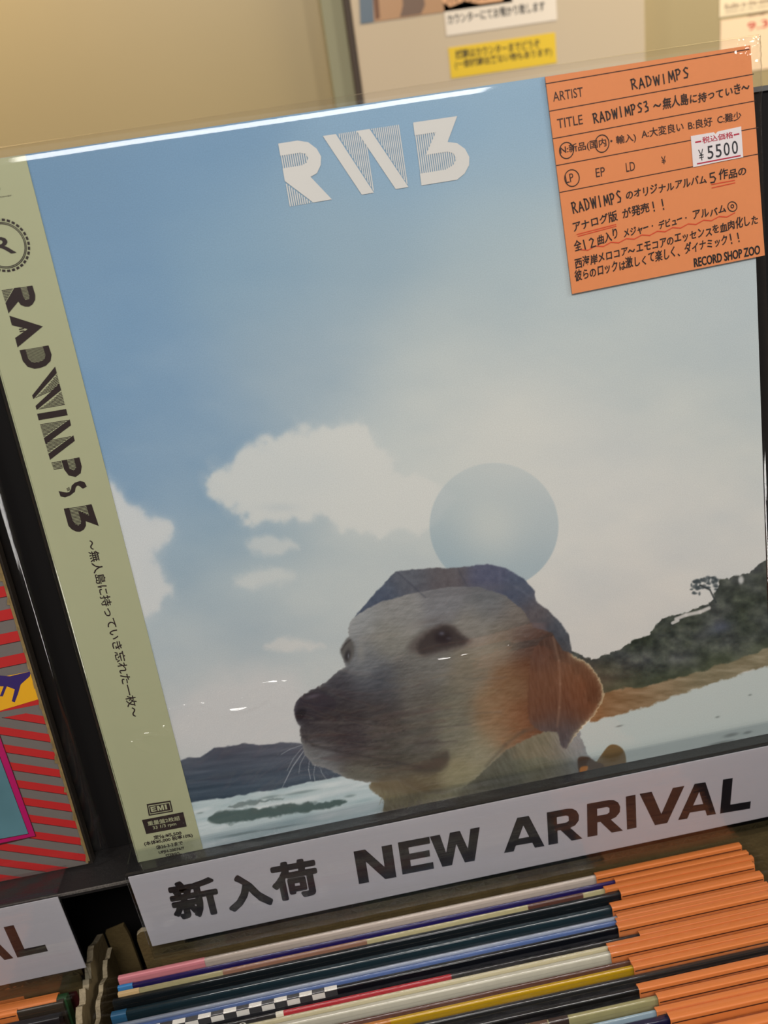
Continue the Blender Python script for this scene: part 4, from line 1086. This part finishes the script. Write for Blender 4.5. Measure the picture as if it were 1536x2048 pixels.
cover_film('clear_sleeve', -.0035, .3215, 0.0003, .3145, 0, WJ, HJ, T, rec, m_film, 5, n=(400, 150), creases=[
    ([(345, 1414), (400, 1404), (450, 1418), (500, 1412), (540, 1388), (562, 1368), (605, 1378)], .00040, .00065),
    ([(350, 1424), (410, 1416), (460, 1430), (520, 1424)], .00025, .0006), ([(488, 1392), (500, 1376), (530, 1364), (575, 1360)], .00034, .0006),
    ([(545, 1400), (560, 1410), (570, 1396)], .0003, .0006),
    ([(755, 1342), (830, 1324), (900, 1314), (960, 1300), (1010, 1288)], .00034, .0007), ([(780, 1350), (860, 1336), (940, 1322)], .00022, .0006),
    ([(300, 1500), (270, 1482), (285, 1466), (325, 1462), (334, 1445)], .00034, .0007), ([(640, 1530), (760, 1520), (880, 1500), (1000, 1478)], .0002, .0006),
    ([(615, 1500), (700, 1496), (800, 1490)], .00016, .0006)])

# ---------------------------------------------------------------- left record with red and grey stripes
lp = toppt(186, 1728, .0)
LXo = lp[0]; LYo = .0052
lrec = empty('record', 'worn record sleeve with red and grey diagonal stripes standing at the left edge', 'record', (LXo, LYo, 0), ROT)
FL = Frame((LXo, LYo, 0), LX, LY)
A = Acc(); A.box(-.315, 0, 0, HJ, -.0042, -.0001); A.build('jacket', mat('worn_black', (34, 28, 22), .6, .3, .3, 200, .3, 500), lrec)
A = Acc()
z0 = .0001
def lq(pts, z, mi): tess(A, [FL.loc(*p) if p is not None else p for p in pts], z, mi)
bnd = FL.loc(178, 1712)
xr = -.0022
A.poly([(-.3145, .0005, z0), (xr, .0005, z0), (xr, HJ - .0005, z0), (-.3145, HJ - .0005, z0)], 0)
# red stripes as slanted bars clipped to the border area
def clip_half(poly, a, b, c):
    out = []
    for i in range(len(poly)):
        p, q_ = poly[i], poly[(i + 1) % len(poly)]; dp = a * p[0] + b * p[1] + c; dq = a * q_[0] + b * q_[1] + c
        if dp >= 0: out.append(p)
        if dp * dq < 0: t_ = dp / (dp - dq); out.append((p[0] + t_ * (q_[0] - p[0]), p[1] + t_ * (q_[1] - p[1])))
    return out
def bars(x0, x1, y0, y1, slope, pitch, duty, phase, diag=None):
    base = -400 * pitch
    for i in range(-60, 140):
        yb = phase + i * pitch
        poly = [(x0, yb + slope * (x0 - xr)), (x1, yb + slope * (x1 - xr)), (x1, yb + duty * pitch + slope * (x1 - xr)), (x0, yb + duty * pitch + slope * (x0 - xr))]
        poly = clip_half(poly, 0, 1, -y0)
        if len(poly) > 2: poly = clip_half(poly, 0, -1, y1)
        if diag and len(poly) > 2: poly = clip_half(poly, *diag)
        if len(poly) > 2:
            A.poly([(*p, z0 + .00006) for p in poly], 1)
            # thin dark keyline under each bar
            A.poly([(x0 if 0 else poly[0][0], poly[0][1], z0 + .00009), (poly[1][0], poly[1][1], z0 + .00009), (poly[1][0], poly[1][1] + .0003, z0 + .00009), (poly[0][0], poly[0][1] + .0003, z0 + .00009)], 2)
# yellow picture strip height range on this sleeve
yA = FL.loc(48, 1365)[1]; yB = FL.loc(60, 1408)[1]; 
bars(-.075, xr, yB - .001, .31, .02, .0106, .48, 0.001)
bars(-.075, xr, .0006, yB - .004, -.42, .0093, .48, -.045)
# yellow area with purple shape
lq([(-40, 1362), (62, 1342), (77, 1398), (-30, 1430)], z0 + .00015, 3)
lq([(-30, 1348), (20, 1352), (62, 1342), (60, 1352), (42, 1368), (36, 1388), (30, 1404), (24, 1402), (30, 1378), (14, 1372), (6, 1392), (0, 1392), (8, 1372), (-30, 1372)], z0 + .0002, 4)
# magenta frame with teal picture inside
lq([(-60, 1478), (-14, 1470), (0, 1468), (73, 1672), (-10, 1692), (-60, 1700)], z0 + .00018, 2)
lq([(-60, 1480), (-1, 1470), (71, 1671), (-60, 1698)], z0 + .00022, 5)
lq([(-60, 1496), (-8, 1489), (58, 1667), (-60, 1690)], z0 + .00026, 2)
lq([(-60, 1498), (-9, 1490), (57, 1666), (-60, 1688)], z0 + .0003, 6)
A.build('printed_picture', [mat('stripe_grey', (108, 102, 98), .45, .3, .05, 90), mat('stripe_red', (178, 42, 42), .4, .3, .05, 90), mat('stripe_line', (66, 20, 24), .5),
        mat('stripe_yellow', (222, 164, 30), .4), mat('stripe_purple', (50, 34, 98), .4), mat('stripe_magenta', (170, 20, 92), .4), mat('stripe_teal', (84, 122, 132), .4, .3, .35, 30)], lrec)
# worn strip along the right edge
A = Acc(); yy = 0.001
while yy < .30:
    w_ = rng.uniform(.0002, .0012); l_ = rng.uniform(.0008, .005)
    A.poly([(xr - w_, yy + .0005, z0 + .0004), (xr + .0004, yy, z0 + .0004), (xr + .0004, yy + l_, z0 + .0004), (xr - w_ * .4, yy + l_ * .8, z0 + .0004)]); yy += l_ + rng.uniform(0, .012)
A.box(xr, xr + .0012, .002, .30, .0001, .00035)
A.build('worn_edge', mat('worn_board', (128, 108, 70), .8, .2, .5, 300), lrec)
cover_film('clear_sleeve', -.320, .0082, .0003, .3145, -.315, 0, HJ, .0042, lrec, film('left_film', 1.5, .05, bump=.0), 23, (110, 90))
